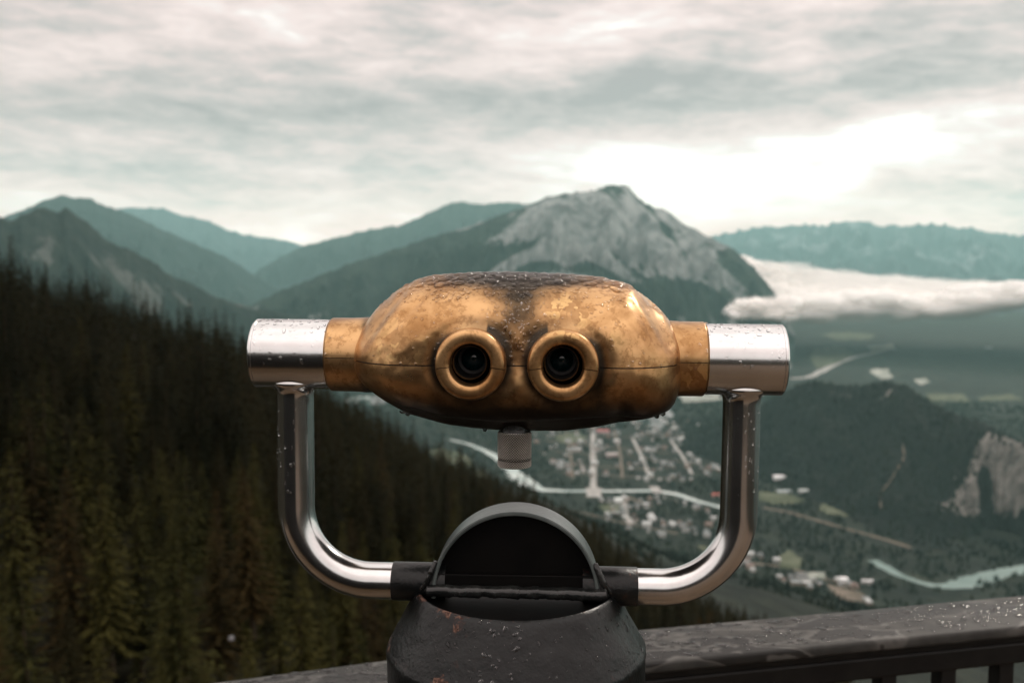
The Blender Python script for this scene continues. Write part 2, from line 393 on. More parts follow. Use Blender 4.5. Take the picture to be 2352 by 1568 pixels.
# ------------------------------------------------------------------ mountains
def mountain(sil, D, L, mat, amp=1., rock=(), zf=ZV-6, jag=2.5, seed=0, nc=300, nrow=110, lam=900., prof=1.35, back=.6, cap=0, rockbase=.0, strata=None):
    sil = np.array(sil, float); u = np.linspace(0, 1, nc); vx = sil[0, 0]+(sil[-1, 0]-sil[0, 0])*u
    vy = np.interp(vx, sil[:, 0], sil[:, 1])
    k = np.array([1, 2, 3, 2, 1])/9.; vy = np.convolve(np.pad(vy, 2, mode='edge'), k, mode='valid')
    vy = vy+fbm(vx/60, vx*0+seed*3.7, 5, seed, .6)*jag+(ridged(vx/34, vx*0+seed*1.3, 4, seed+2)-.75)*jag*-2.2
    Dm = np.interp(vx, [q[0] for q in D], [q[1] for q in D])
    d = np.array([ray(a, b) for a, b in zip(vx, vy)]); hh = np.hypot(d[:, 0], d[:, 1])
    crest = d/hh[:, None]*Dm[:, None]; dirh = d[:, :2]/hh[:, None]
    Lc = L*(1+.25*pn(vx/130, vx*0+seed, seed+7))
    Lc = Lc*np.clip((crest[:, 2]-zf)/900, .25, 1.6)
    tt = np.concatenate([-np.linspace(back, .02, 24), np.linspace(0, 1, nrow)])
    T_, _ = np.meshgrid(tt, u, indexing='ij')
    hx = crest[None, :, 0]-dirh[None, :, 0]*Lc*T_; hy = crest[None, :, 1]-dirh[None, :, 1]*Lc*T_
    drop = 1-(1-np.clip(np.abs(T_), 0, 1))**prof
    z = crest[None, :, 2]+(zf-crest[None, :, 2])*drop
    wgt = ss(0, .22, T_)*(1-ss(.75, 1., T_))*np.clip((crest[None, :, 2]-zf)/700, .1, 1)
    rn = ridged(hx/lam+seed, hy/(lam*2.0), 6, seed); z = z+(rn-.75)*260*amp*wgt+fbm(hx/300, hy/300, 4, seed+3)*30*amp*wgt
    if strata:
        bl = ss(strata-900, strata+700, hx); th_ = np.radians(30)*(1-bl)-np.radians(44)*bl
        a_ = hx*np.cos(th_)+z*np.sin(th_); b_ = -hx*np.sin(th_)+z*np.cos(th_)
        stk = pn(a_/1300, b_/150+pn(a_/500, b_/500, 3)*.8, 4)+.6*pn(a_/500, b_/62, 8); z = z+stk*34*wgt
    V = np.stack([hx, hy, z], -1).reshape(-1, 3)
    me = mesh_np('mountain', V, grid_faces(len(tt), nc))
    px, py = proj(V); r = np.full(len(V), float(rockbase))
    for (x0, y0, sx_, sy_, rot, kk) in rock:
        c, s = math.cos(math.radians(rot)), math.sin(math.radians(rot)); dx, dy = px-x0, py-y0
        r += kk*np.exp(-((dx*c+dy*s)/sx_)**2-((-dx*s+dy*c)/sy_)**2)
    r += (rn.ravel()-.7)*.3
    if strata: r += stk.ravel()*.85
    set_attr(me, 'rock', r)
    fixn(me)
    return tag(link('mountain', me, mat), kind='structure')
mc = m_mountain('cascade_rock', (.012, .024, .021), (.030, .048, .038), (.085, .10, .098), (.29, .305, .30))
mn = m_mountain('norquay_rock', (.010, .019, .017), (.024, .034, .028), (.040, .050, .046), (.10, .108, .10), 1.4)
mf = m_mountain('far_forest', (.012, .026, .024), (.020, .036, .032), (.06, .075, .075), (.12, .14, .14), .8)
mfar = m_mountain('far_rock_haze', (.04, .075, .08), (.06, .10, .105), (.11, .155, .165), (.19, .235, .245), .45)  # haze painted in: paler blue-green base colours for the farthest ranges
# big central peak
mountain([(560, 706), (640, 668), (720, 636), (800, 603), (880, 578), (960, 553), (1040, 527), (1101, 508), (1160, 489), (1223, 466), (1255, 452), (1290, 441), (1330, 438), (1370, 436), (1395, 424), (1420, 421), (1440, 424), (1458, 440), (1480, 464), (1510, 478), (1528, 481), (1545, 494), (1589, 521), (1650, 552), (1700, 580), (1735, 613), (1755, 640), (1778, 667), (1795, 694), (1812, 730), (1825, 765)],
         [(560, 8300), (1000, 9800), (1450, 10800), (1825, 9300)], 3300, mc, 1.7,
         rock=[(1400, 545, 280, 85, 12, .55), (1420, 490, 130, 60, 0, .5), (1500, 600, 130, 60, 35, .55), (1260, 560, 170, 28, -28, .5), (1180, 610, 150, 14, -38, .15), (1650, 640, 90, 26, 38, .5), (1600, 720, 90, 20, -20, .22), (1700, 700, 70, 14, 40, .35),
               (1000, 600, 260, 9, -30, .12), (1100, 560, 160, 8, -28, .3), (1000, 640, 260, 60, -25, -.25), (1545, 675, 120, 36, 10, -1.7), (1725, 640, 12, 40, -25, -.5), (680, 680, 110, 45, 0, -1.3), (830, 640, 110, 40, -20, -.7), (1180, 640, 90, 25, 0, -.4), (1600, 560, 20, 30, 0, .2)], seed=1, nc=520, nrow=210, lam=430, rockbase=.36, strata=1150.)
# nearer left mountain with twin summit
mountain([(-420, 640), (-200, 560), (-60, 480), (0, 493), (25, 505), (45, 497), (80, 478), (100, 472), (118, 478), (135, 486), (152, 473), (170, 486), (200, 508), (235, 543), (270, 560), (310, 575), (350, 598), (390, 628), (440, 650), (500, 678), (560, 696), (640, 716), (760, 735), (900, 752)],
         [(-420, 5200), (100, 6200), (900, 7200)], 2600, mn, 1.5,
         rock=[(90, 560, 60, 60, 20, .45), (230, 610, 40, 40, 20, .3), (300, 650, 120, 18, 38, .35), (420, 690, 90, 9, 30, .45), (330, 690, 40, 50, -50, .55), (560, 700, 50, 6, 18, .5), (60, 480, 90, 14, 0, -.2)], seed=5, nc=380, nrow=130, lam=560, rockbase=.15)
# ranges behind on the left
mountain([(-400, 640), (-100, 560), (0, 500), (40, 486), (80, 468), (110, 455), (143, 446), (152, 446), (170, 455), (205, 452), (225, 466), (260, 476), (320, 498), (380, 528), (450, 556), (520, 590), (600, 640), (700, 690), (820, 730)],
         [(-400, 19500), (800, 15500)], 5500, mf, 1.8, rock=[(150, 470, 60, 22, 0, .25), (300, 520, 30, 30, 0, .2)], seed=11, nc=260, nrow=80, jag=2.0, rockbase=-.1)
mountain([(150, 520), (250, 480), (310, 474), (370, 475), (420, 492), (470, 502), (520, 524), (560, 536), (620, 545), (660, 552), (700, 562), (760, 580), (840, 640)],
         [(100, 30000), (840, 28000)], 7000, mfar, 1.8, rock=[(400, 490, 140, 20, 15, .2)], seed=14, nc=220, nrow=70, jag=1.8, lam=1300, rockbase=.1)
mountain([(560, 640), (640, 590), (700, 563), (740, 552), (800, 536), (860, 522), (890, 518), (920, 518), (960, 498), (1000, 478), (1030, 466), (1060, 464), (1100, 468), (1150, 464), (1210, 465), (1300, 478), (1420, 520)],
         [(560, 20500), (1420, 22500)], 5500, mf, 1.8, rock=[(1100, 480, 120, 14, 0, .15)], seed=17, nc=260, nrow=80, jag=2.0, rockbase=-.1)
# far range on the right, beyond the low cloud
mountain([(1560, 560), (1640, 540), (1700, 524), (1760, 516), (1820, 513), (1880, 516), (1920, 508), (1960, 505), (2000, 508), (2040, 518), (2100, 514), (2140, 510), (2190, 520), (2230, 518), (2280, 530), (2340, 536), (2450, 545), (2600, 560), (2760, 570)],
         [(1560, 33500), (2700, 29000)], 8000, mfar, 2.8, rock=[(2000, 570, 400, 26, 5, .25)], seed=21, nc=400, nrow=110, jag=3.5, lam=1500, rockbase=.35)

# ------------------------------------------------------------------ wooded hill by the town
def hill():
    sil = np.array([(1560, 1035), (1640, 985), (1700, 955), (1760, 925), (1800, 900), (1840, 882), (1870, 876), (1905, 880), (1950, 886), (1985, 884), (2020, 877), (2045, 876), (2080, 886), (2120, 914), (2160, 935), (2210, 958), (2260, 972), (2300, 998), (2352, 1020), (2480, 1080), (2620, 1160)], float)
    ft = np.array([(1560, 1045), (1700, 1085), (1800, 1120), (1900, 1165), (2000, 1215), (2100, 1255), (2200, 1275), (2352, 1262), (2480, 1270), (2620, 1280)], float)
    nc, nr = 300, 120; vx = np.linspace(1560, 2620, nc)
    cy = np.interp(vx, sil[:, 0], sil[:, 1])+fbm(vx/40, vx*0, 4, 2)*2.0; fy = np.interp(vx, ft[:, 0], ft[:, 1])
    D = np.interp(vx, [1560, 1850, 2100, 2352, 2620], [4700, 4700, 4300, 3700, 3300])
    V = []
    fp = np.array([hit(a, b, ZV-2) for a, b in zip(vx, fy)])
    d = np.array([ray(a, b) for a, b in zip(vx, cy)]); cr_ = d/np.hypot(d[:, 0], d[:, 1])[:, None]*D[:, None]
    tt = np.concatenate([-np.linspace(1, .03, 30), np.linspace(0, 1, nr)])
    for q in tt:
        if q < 0:
            e = cr_.copy(); e[:, :2] *= (1+(-q)*1100/D)[:, None]; e[:, 2] = cr_[:, 2]+(ZV-2-cr_[:, 2])*(1-(1+q)**1.4)
        else:
            e = cr_+(fp-cr_)*q
            cliff = np.exp(-((vx-2300)/120)**2)
            g0 = 1-(1-q)**1.15
            g1 = ss(.10, .55, q)*.88+q*.12
            e[:, 2] = cr_[:, 2]+(fp[:, 2]-cr_[:, 2])*(g0*(1-cliff)+g1*cliff)
            wg = ss(0, .2, q)*(1-ss(.8, 1, q))
            e[:, 2] += wg*((ridged(e[:, 0]/260, e[:, 1]/420, 5, 4)-.7)*45)
            dr = 14*cliff*ss(.1, .3, q)*(1-ss(.5, .7, q))
            e[:, 1] -= dr*(ridged(vx/22, vx*0+q*1.5, 4, 8)-.6)*3
        V.append(e)
    V = np.vstack(V); me = mesh_np('hill', V, grid_faces(len(tt), nc))
    px, py = proj(V); r = np.zeros(len(V))
    for (x0, y0, sx_, sy_, rot, kk) in [(2325, 1090, 75, 95, 10, 1.3), (2230, 1150, 55, 42, 0, 1.0), (2270, 1050, 50, 60, 0, .5), (1930, 905, 50, 12, 5, .38), (2090, 925, 90, 12, 28, .42), (2150, 1000, 50, 20, 20, .15), (1640, 985, 40, 10, -20, .1)]:
        c, s = math.cos(math.radians(rot)), math.sin(math.radians(rot)); dx, dy = px-x0, py-y0
        r += kk*np.exp(-((dx*c+dy*s)/sx_)**2-((-dx*s+dy*c)/sy_)**2)
    r -= 1.6*np.exp(-((px-2265)/18)**2-((py-1125)/55)**2)
    set_attr(me, 'rock', r); fixn(me)
    o = link('hill', me, m_mountain('hill_rock', (.006, .009, .007), (.014, .018, .014), (.09, .085, .078), (.30, .28, .255), 5.), None)
    return tag(o, kind='structure')
hill_o = hill()

# ------------------------------------------------------------------ sheets on the valley floor
lift = [0.]
def sheet(name, pts, mat, wob=4, seed=0):
    pts = np.array(pts+[pts[0]], float); s = np.concatenate([[0], np.cumsum(np.hypot(*np.diff(pts, axis=0).T))])
    q = np.linspace(0, s[-1], max(24, int(s[-1]/5)), endpoint=False)
    x = np.interp(q, s, pts[:, 0]); y = np.interp(q, s, pts[:, 1])
    x = x+fbm(q/22, q*0+seed, 3, seed)*wob*1.6; y = y+fbm(q/22, q*0+seed+9, 3, seed+4)*wob*.6
    lift[0] += .05
    V = [tuple(hit(a, b, ZV+1.0+lift[0])) for a, b in zip(x, y)]
    me = bpy.data.meshes.new(name); me.from_pydata(V, [], [list(range(len(V)))]); me.update()
    bm = bmesh.new(); bm.from_mesh(me); bmesh.ops.triangulate(bm, faces=bm.faces); bmesh.ops.recalc_face_normals(bm, faces=bm.faces)
    if sum(f.normal.z for f in bm.faces) < 0: bmesh.ops.reverse_faces(bm, faces=bm.faces)
    bm.to_mesh(me); bm.free()
    return tag(link(name, me, mat), kind='structure')
def ribbon(name, pts, width, mat, seed=0, z=None):
    pts = np.array(pts, float); s = np.concatenate([[0], np.cumsum(np.hypot(*np.diff(pts, axis=0).T))])
    q = np.linspace(0, s[-1], int(s[-1]/4)+8)
    x = np.interp(q, s, pts[:, 0]); y = np.interp(q, s, pts[:, 1]); ww = np.interp(q, s, np.broadcast_to(width, (len(pts),)))
    k = np.ones(7)/7; x = np.convolve(np.pad(x, 3, mode='edge'), k, 'valid'); y = np.convolve(np.pad(y, 3, mode='edge'), k, 'valid')
    lift[0] += .05
    P_ = np.array([hit(a, b, ZV+1.0+lift[0]) for a, b in zip(x, y)])
    T = np.gradient(P_[:, :2], axis=0); T /= np.linalg.norm(T, axis=1)[:, None]; N = np.stack([-T[:, 1], T[:, 0]], -1)
    j = 1+.25*fbm(q/14, q*0+seed, 3, seed); ww = (ww*j)[:, None]/2
    a = P_.copy(); b = P_.copy(); a[:, :2] += N*ww; b[:, :2] -= N*ww
    V = np.stack([a, b], 1).reshape(-1, 3); me = mesh_np(name, V, grid_faces(len(P_), 2))
    fixn(me)
    if me.polygons[0].normal.z < 0: me.flip_normals()
    return tag(link(name, me, mat), kind='structure'), x, y
def drape(o, target, off=2.0):
    dg = BVHTree.FromPolygons([v.co[:] for v in target.data.vertices], [p.vertices[:] for p in target.data.polygons])
    for v in o.data.vertices:
        h = dg.ray_cast(Vector((v.co.x, v.co.y, 500)), Vector((0, 0, -1)))
        if h[0]: v.co.z = max(v.co.z, h[0].z+off)
river_pts = [(1030, 1008), (1080, 1020), (1125, 1040), (1150, 1055), (1172, 1075), (1190, 1095), (1212, 1112), (1240, 1124), (1300, 1127), (1400, 1127), (1500, 1126), (1555, 1134), (1600, 1150), (1660, 1165), (1700, 1180)]
ribbon('river', river_pts, [18, 22, 35, 50, 65, 85, 85, 45, 30, 30, 34, 34, 28, 24, 14], M['river'], 3)
river2 = [(2000, 1284), (2030, 1300), (2065, 1320), (2110, 1336), (2150, 1345), (2190, 1345), (2225, 1336), (2260, 1326), (2300, 1314), (2352, 1306), (2500, 1290)]
ribbon('river', river2, [34, 38, 30, 25, 34, 55, 75, 70, 62, 62, 62], M['river2'], 8)
sheet('lake', [(770, 906), (820, 898), (900, 905), (880, 925), (800, 926)], M['river'], 3, 2)
roads = [([(1812, 870), (1860, 866), (1895, 848), (1925, 832), (1960, 820), (2000, 812), (2050, 800)], 70, M['road']),
         ([(1362, 975), (1362, 1040), (1363, 1100), (1364, 1140)], 26, M['road']), ([(1364, 1118), (1364, 1142)], 55, M['road']),
         ([(1450, 1000), (1475, 1050), (1490, 1090)], 16, M['road']), ([(1540, 1010), (1570, 1050), (1590, 1090)], 14, M['road']),
         ([(1500, 1115), (1512, 1132)], 40, M['road']),
         ([(1440, 1140), (1428, 1160), (1436, 1180), (1452, 1204)], 26, M['road']), ([(1440, 1140), (1470, 1152), (1500, 1160)], 16, M['trail']),
         ([(1750, 1165), (1810, 1175), (1880, 1195), (1960, 1218), (2040, 1240), (2095, 1258)], 17, M['trail']),
         ([(1250, 1010), (1330, 1022), (1430, 1030), (1540, 1040)], 13, M['trail']), ([(1260, 1060), (1360, 1070), (1500, 1078)], 13, M['trail']),
         ([(1700, 1290), (1800, 1300), (1900, 1330), (1960, 1350)], 14, M['trail']), ([(1230, 1160), (1330, 1175), (1430, 1200), (1560, 1225)], 12, M['trail']),
         ([(1300, 990), (1310, 1040), (1316, 1100)], 11, M['trail']), ([(1410, 985), (1425, 1040), (1430, 1100)], 11, M['trail']), ([(1620, 985), (1650, 1030), (1672, 1075)], 11, M['trail']),
         ([(1270, 1035), (1400, 1046), (1600, 1062)], 11, M['trail']), ([(1290, 1085), (1400, 1092), (1560, 1100)], 11, M['trail']), ([(1250, 1000), (1400, 1004), (1600, 1000)], 11, M['trail']),
         ([(2050, 805), (2150, 815), (2300, 800)], 30, M['field'])]
for i, (p_, w_, m_) in enumerate(roads): ribbon('road', p_, w_, m_, 20+i)
rd, _, _ = ribbon('road', [(2068, 1135), (2076, 1150), (2050, 1162), (2020, 1172), (2018, 1184), (2026, 1195)], 6, M['trail'], 41)
drape(rd, hill_o)
fields = [([(985, 1035), (1020, 1030), (1065, 1042), (1092, 1068), (1050, 1078), (1005, 1062)], 'field'), ([(1060, 1085), (1110, 1080), (1130, 1095), (1080, 1102)], 'field'),
          ([(1785, 1275), (1815, 1262), (1845, 1285), (1840, 1306), (1795, 1304)], 'field'), ([(1838, 1315), (1890, 1312), (1898, 1326), (1850, 1332)], 'pale'),
          ([(1880, 768), (1940, 762), (2010, 768), (2000, 780), (1930, 782)], 'field'), ([(1870, 800), (1930, 795), (1960, 812), (1920, 835), (1880, 845), (1860, 825)], 'field'), ([(1990, 795), (2050, 790), (2060, 802), (2000, 808)], 'pale'),
          ([(2000, 848), (2040, 846), (2052, 868), (2020, 872)], 'pale'), ([(2125, 902), (2220, 905), (2228, 922), (2140, 922)], 'field'), ([(2240, 910), (2330, 905), (2352, 918), (2250, 922)], 'field'),
          ([(1560, 905), (1640, 900), (1660, 918), (1570, 925)], 'pale'), ([(1740, 1128), (1800, 1130), (1850, 1150), (1790, 1160), (1745, 1150)], 'field'),
          ([(1890, 1155), (1960, 1175), (1940, 1190), (1880, 1172)], 'field'), ([(1370, 1160), (1420, 1155), (1440, 1175), (1390, 1180)], 'field'),
          ([(1600, 1250), (1680, 1270), (1700, 1300), (1630, 1290)], 'field'), ([(1900, 1340), (1980, 1360), (2000, 1385), (1920, 1375)], 'trail'),
          ([(1270, 1000), (1330, 990), (1345, 1010), (1290, 1020)], 'field'), ([(1190, 945), (1280, 940), (1300, 960), (1220, 968)], 'field'), ([(2100, 870), (2130, 866), (2140, 880), (2110, 884)], 'pale'),
          ]
fr_polys = []
for i, (p_, m_) in enumerate(fields): sheet('field', p_, M[m_], 5, 60+i)

# ------------------------------------------------------------------ town houses
def house_mesh(name, w_, d_, h_, rh):
    V = [(-w_, -d_, -2), (w_, -d_, -2), (w_, d_, -2), (-w_, d_, -2), (-w_, -d_, h_), (w_, -d_, h_), (w_, d_, h_), (-w_, d_, h_)]
    Fs = [(0, 1, 5, 4), (1, 2, 6, 5), (2, 3, 7, 6), (3, 0, 4, 7)]; e = 1.08
    b = len(V); V += [(-w_*e, -d_*e, h_), (w_*e, -d_*e, h_), (w_*e, d_*e, h_), (-w_*e, d_*e, h_), (-w_*e, 0, h_+rh), (w_*e, 0, h_+rh)]
    Fs += [(b, b+1, b+5, b+4), (b+2, b+3, b+4, b+5), (b+1, b+2, b+5), (b+3, b, b+4), (b+3, b+2, b+1, b)]
    me = bpy.data.meshes.new(name); me.from_pydata(V, [], Fs); me.update()
    for k, p in enumerate(me.polygons): p.material_index = 0 if k < 4 else 1
    return me
wall_cols = [(.34, .33, .30), (.22, .18, .14), (.42, .42, .40)]; roof_cols = [(.22, .24, .24), (.10, .11, .11), (.46, .48, .47), (.15, .10, .08)]
wm = [m_simple('house_wall', c, .8) for c in wall_cols]; rm = [m_simple('house_roof', c, .6) for c in roof_cols]
hvars = []
for k in range(12):
    me = house_mesh('house', 7+k % 3*2.0, 5.5+k % 4*1.0, 5+k % 3*2, 3+k % 2*1.5); me.materials.append(wm[k % 3]); me.materials.append(rm[(k*5//3) % 4]); hvars.append(me)
def pip(x, y, poly):
    c = False; j = len(poly)-1
    for i in range(len(poly)):
        if (poly[i][1] > y) != (poly[j][1] > y) and x < (poly[j][0]-poly[i][0])*(y-poly[i][1])/(poly[j][1]-poly[i][1])+poly[i][0]: c = not c
        j = i
    return c
town = [(1215, 985), (1330, 975), (1500, 965), (1600, 960), (1690, 985), (1690, 1060), (1640, 1110), (1540, 1112), (1300, 1108), (1262, 1070), (1230, 1020)]
low = [(1370, 1150), (1520, 1140), (1650, 1180), (1640, 1245), (1480, 1230), (1380, 1190)]
sub = [(1660, 1265), (1760, 1280), (1860, 1320), (1990, 1355), (2010, 1395), (1900, 1370), (1780, 1330), (1690, 1300)]
houses = []
ux = hit(1363, 1130, ZV)-hit(1362, 990, ZV); ux = ux[:2]/np.linalg.norm(ux[:2]); rot0 = math.atan2(ux[1], ux[0])
def scatter(poly, n, grp, lab):
    xs = [p[0] for p in poly]; ys = [p[1] for p in poly]; lo = hit((min(xs)+max(xs))/2, min(ys), ZV)[1]; hi = hit((min(xs)+max(xs))/2, max(ys), ZV)[1]
    k = 0; tries = 0; sp = []
    while k < n and tries < 20000:
        tries += 1
        y = random.uniform(hi, lo); x = random.uniform(-.1, .45)*y*1.1
        g = 30.; x = round(x/g)*g+random.uniform(-4, 4); y = round(y/g)*g+random.uniform(-4, 4)
        px, py = proj(np.array([x, y, ZV]))
        if not pip(px, py, poly) or any(abs(x-a)+abs(y-b) < 24 for a, b in sp): continue
        if pn(x/160, y/160, 3) < -.12: continue
        sp.append((x, y)); o = bpy.data.objects.new('house', random.choice(hvars)); col.objects.link(o)
        o.location = (x, y, ZV+3.0); o.rotation_euler.z = rot0+random.choice([0, PI/2])+random.uniform(-.08, .08); o.scale = (random.uniform(.8, 1.35),)*3
        tag(o, lab, 'house', grp); houses.append((x, y)); k += 1
scatter(town, 200, 'houses of the valley town north of the river', 'small pale house among trees in the valley town above the river')
scatter(low, 55, 'houses on the near bank of the river', 'small house among trees on the near bank of the river')
scatter(sub, 40, 'houses by the fields near the right-hand river', 'small house by the light fields above the railing')
def building(vx, vy, w_, d_, h_, c, roofc, lab, rh=2., rz=0.):
    p = hit(vx, vy, ZV); zz = ZV+3
    root = bpy.data.objects.new('lodge_building', None); col.objects.link(root); root.location = (p[0], p[1], zz); root.rotation_euler.z = rz
    me = house_mesh('wall', w_/2, d_/2, h_, rh)
    bm = bmesh.new(); bm.from_mesh(me); bm.faces.ensure_lookup_table()
    roof = bm.copy(); roof.faces.ensure_lookup_table()
    bmesh.ops.delete(bm, geom=[f for f in bm.faces if f.material_index == 1], context='FACES'); bmesh.ops.delete(roof, geom=[f for f in roof.faces if f.material_index == 0], context='FACES')
    bm.to_mesh(me); m2 = bpy.data.meshes.new('roof'); roof.to_mesh(m2); bm.free(); roof.free()
    for mm in (me, m2):
        for p_ in mm.polygons: p_.material_index = 0
    link('wall', me, m_simple('plaster', c, .8), root); link('roof', m2, m_simple('roofing', roofc, .5), root)
    tag(root, lab, 'building')
building(1790, 1103, 46, 30, 16, (.8, .8, .8), (.85, .86, .86), 'brightest large white building left of the wooded hill foot')
building(1822, 1083, 60, 24, 12, (.5, .5, .48), (.50, .52, .52), 'long grey building behind the brightest white building')
building(1858, 1112, 40, 22, 12, (.6, .6, .58), (.62, .65, .65), 'pale building to the right of the brightest white building')
building(1845, 1132, 34, 20, 10, (.5, .52, .5), (.50, .56, .54), 'pale green roofed building in front of its pale neighbours')
building(1800, 1132, 50, 16, 8, (.45, .5, .5), (.45, .52, .52), 'low pale building in front of the brightest white building')
building(1965, 1107, 44, 18, 9, (.5, .5, .48), (.48, .50, .48), 'lone pale building at the foot of the wooded hill')
building(1880, 1096, 60, 20, 9, (.3, .3, .28), (.28, .29, .28), 'long dim building nearest the slope of the wooded hill')
building(1385, 995, 60, 40, 14, (.5, .4, .38), (.36, .05, .05), 'red roofed building in the town just under the viewer head')
building(1644, 1140, 26, 18, 8, (.5, .3, .25), (.55, .10, .07), 'small red roofed house beside the right handle tube')
building(1672, 959, 30, 20, 10, (.6, .62, .6), (.65, .70, .68), 'pale round looking building high in the town')
building(1565, 1010, 26, 22, 10, (.7, .7, .68), (.72, .78, .74), 'isolated white building in the middle of the town')
building(1604, 1011, 22, 20, 9, (.6, .62, .6), (.6, .66, .62), 'pale green building right of the isolated white building')
building(1548, 986, 24, 18, 9, (.6, .6, .58), (.62, .66, .62), 'small pale building behind the isolated white building')
building(1937, 1336, 20, 16, 9, (.85, .85, .85), (.9, .9, .9), 'small bright white house beside the light fields above the railing')
building(1992, 1340, 30, 14, 7, (.5, .5, .48), (.5, .5, .5), 'grey house right of the small bright white house')
building(1580, 912, 110, 50, 12, (.7, .7, .68), (.70, .74, .72), 'large white roofed hall at the far edge of town')
building(1640, 908, 80, 40, 12, (.6, .6, .6), (.62, .66, .64), 'white roofed hall right of the larger hall at the edge of town')
building(1420, 1150, 26, 18, 8, (.6, .62, .6), (.62, .7, .66), 'pale house just below the river bridge')
building(1320, 1036, 60, 30, 12, (.4, .38, .35), (.36, .38, .38), 'wide grey building left of the main avenue')
building(1405, 1048, 50, 26, 12, (.5, .42, .4), (.44, .40, .38), 'wide brownish building right of the main avenue')
building(2270, 800, 60, 40, 12, (.4, .45, .45), (.45, .5, .5), 'faint pale building in the forest far right')

# ------------------------------------------------------------------ forests
def conifer_np(seed, H, Rm, nlev, nbr, nsp, base=.08, leaf=.42, hang=.5, ex=.8):
    g = np.random.default_rng(seed); V = []; 
    for L_ in range(nlev):
        q = (L_+g.uniform(0, .6))/nlev; h = H*(base+(1-base)*q); ln = Rm*((1-q)**ex)*g.uniform(.72, 1.15)+.10
        nb = max(3, int(nbr*(1-q*.45)))
        a0 = g.uniform(0, 6.28)
        for b in range(nb):
            a = a0+b*2*PI/nb+g.uniform(-.3, .3); l = ln*g.uniform(.55, 1.15); dr = g.uniform(.18, .5)*(1-q*.8)
            ca, sa = math.cos(a), math.sin(a)
            for k in range(nsp):
                s = (k+g.uniform(.2, 1))/nsp; x = l*s; z = h-dr*x+.12*x*s
                w_ = leaf*(1-.45*s)*g.uniform(.6, 1.25)*(.35+.65*(1-q)); le = leaf*1.5*g.uniform(.7, 1.3)*(.35+.65*(1-q))
                c = np.array([ca*x, sa*x, z]); tw = g.uniform(-1.1, 1.1); dx, dy = math.cos(a+tw), math.sin(a+tw)
                n1 = np.array([dx*le, dy*le, -hang*le*g.uniform(.2, 1)]); n2 = np.array([-dy*w_*.5, dx*w_*.5, g.uniform(-.3, .3)*w_])
                V += [c-n1*.35, c+n2-n1*.05, c+n1*.65, c-n2]
    # leader shoot
    for b in range(3):
        a = b*2.1; V += [np.array([0, 0, H*1.035]), np.array([math.cos(a)*.09, math.sin(a)*.09, H*.97]), np.array([0, 0, H*.93]), np.array([-math.cos(a)*.09, -math.sin(a)*.09, H*.97])]
    V = np.array(V); return V, np.arange(len(V)).reshape(-1, 4)
def trunk_mesh(H, r0):
    n = 8; hs = np.array([-1.5, 0, .05*H, .3*H, .65*H, .97*H]); rs = np.array([1.5, 1.25, 1, .8, .42, .06])*r0
    a = np.linspace(0, 2*PI, n, endpoint=False); V = np.vstack([np.stack([r*np.cos(a)+.02*h, r*np.sin(a), h+0*a], -1) for r, h in zip(rs, hs)])
    return mesh_np('trunk', V, grid_faces(len(hs), n, True))
near_kinds = []
for k, (H, R) in enumerate([(14, 3.0), (12, 2.6), (16, 3.3), (13, 3.4), (15, 2.7)]):
    V, Fc = conifer_np(100+k, H, R, 42, 9, 7, .05, .52); near_kinds.append((V, Fc, trunk_mesh(H, .19), H))
crowns = {}
for mk in ('spruce', 'brown', 'olive'):
    for k, (V, Fc, tm, H) in enumerate(near_kinds):
        me = mesh_np('crown', V, Fc, False); me.materials.append(M[mk]); crowns[mk, k] = me
for nk in near_kinds: nk[2].materials.append(M['trunk'])
# positions on a jittered polar grid
pos = []
r = 40.
while r < 470:
    step = 3.6+r*.0045
    a = math.radians(-50)
    while a < math.radians(19):
        rr_ = r+random.uniform(-.5, .5)*step; a2 = a+random.uniform(-.45, .45)*step/r
        if not (rr_ < 60 and random.random() < .35): pos.append((rr_*math.sin(a2), rr_*math.cos(a2)))
        a += step/r
    r += step
pos = np.array(pos); pz = ground_z(pos[:, 0], pos[:, 1])
Hs = rng.uniform(.52, 1.10, len(pos))*(1+.22*(rng.random(len(pos)) > .90)); Kd = rng.integers(0, 5, len(pos)); Rz = rng.uniform(0, 6.28, len(pos))
dist = np.hypot(pos[:, 0], pos[:, 1]); Hk = np.array([n[3] for n in near_kinds])[Kd]*Hs
tx, ty = proj(np.stack([pos[:, 0], pos[:, 1], pz+Hk], -1))
inview = (tx > -60) & (tx < 1750) & (ty < 1575) & ~((tx > 900) & (tx < 1480) & (ty > 1400)) & (dist > 44)
ok = dist > 44
cap_el = np.radians(np.interp(dist, [44, 60, 85, 100], [-23, -18.5, -14, -12])+rng.uniform(-1.2, .6, len(pos)))
capH = dist*np.tan(cap_el)-pz; Hs = np.where(dist < 98, np.minimum(Hs, capH/np.array([n[3] for n in near_kinds])[Kd]), Hs); Hk = np.array([n[3] for n in near_kinds])[Kd]*Hs
ok = ok & (Hk > 4.5)
score = np.where(inview & ok, Hk/dist, 0); order = np.argsort(-score); indiv = set(order[:296].tolist())
def tree(x, y, z, mk, k, s, rz, lab, grp):
    root = bpy.data.objects.new('spruce_tree', None); col.objects.link(root); root.location = (x, y, z); root.rotation_euler = (random.uniform(-.03, .03), random.uniform(-.03, .03), rz); root.scale = (s, s, s)
    c = bpy.data.objects.new('crown', crowns[mk, k]); col.objects.link(c); c.parent = root
    tr = bpy.data.objects.new('trunk', near_kinds[k][2]); col.objects.link(tr); tr.parent = root
    tag(root, lab, 'spruce tree', grp)
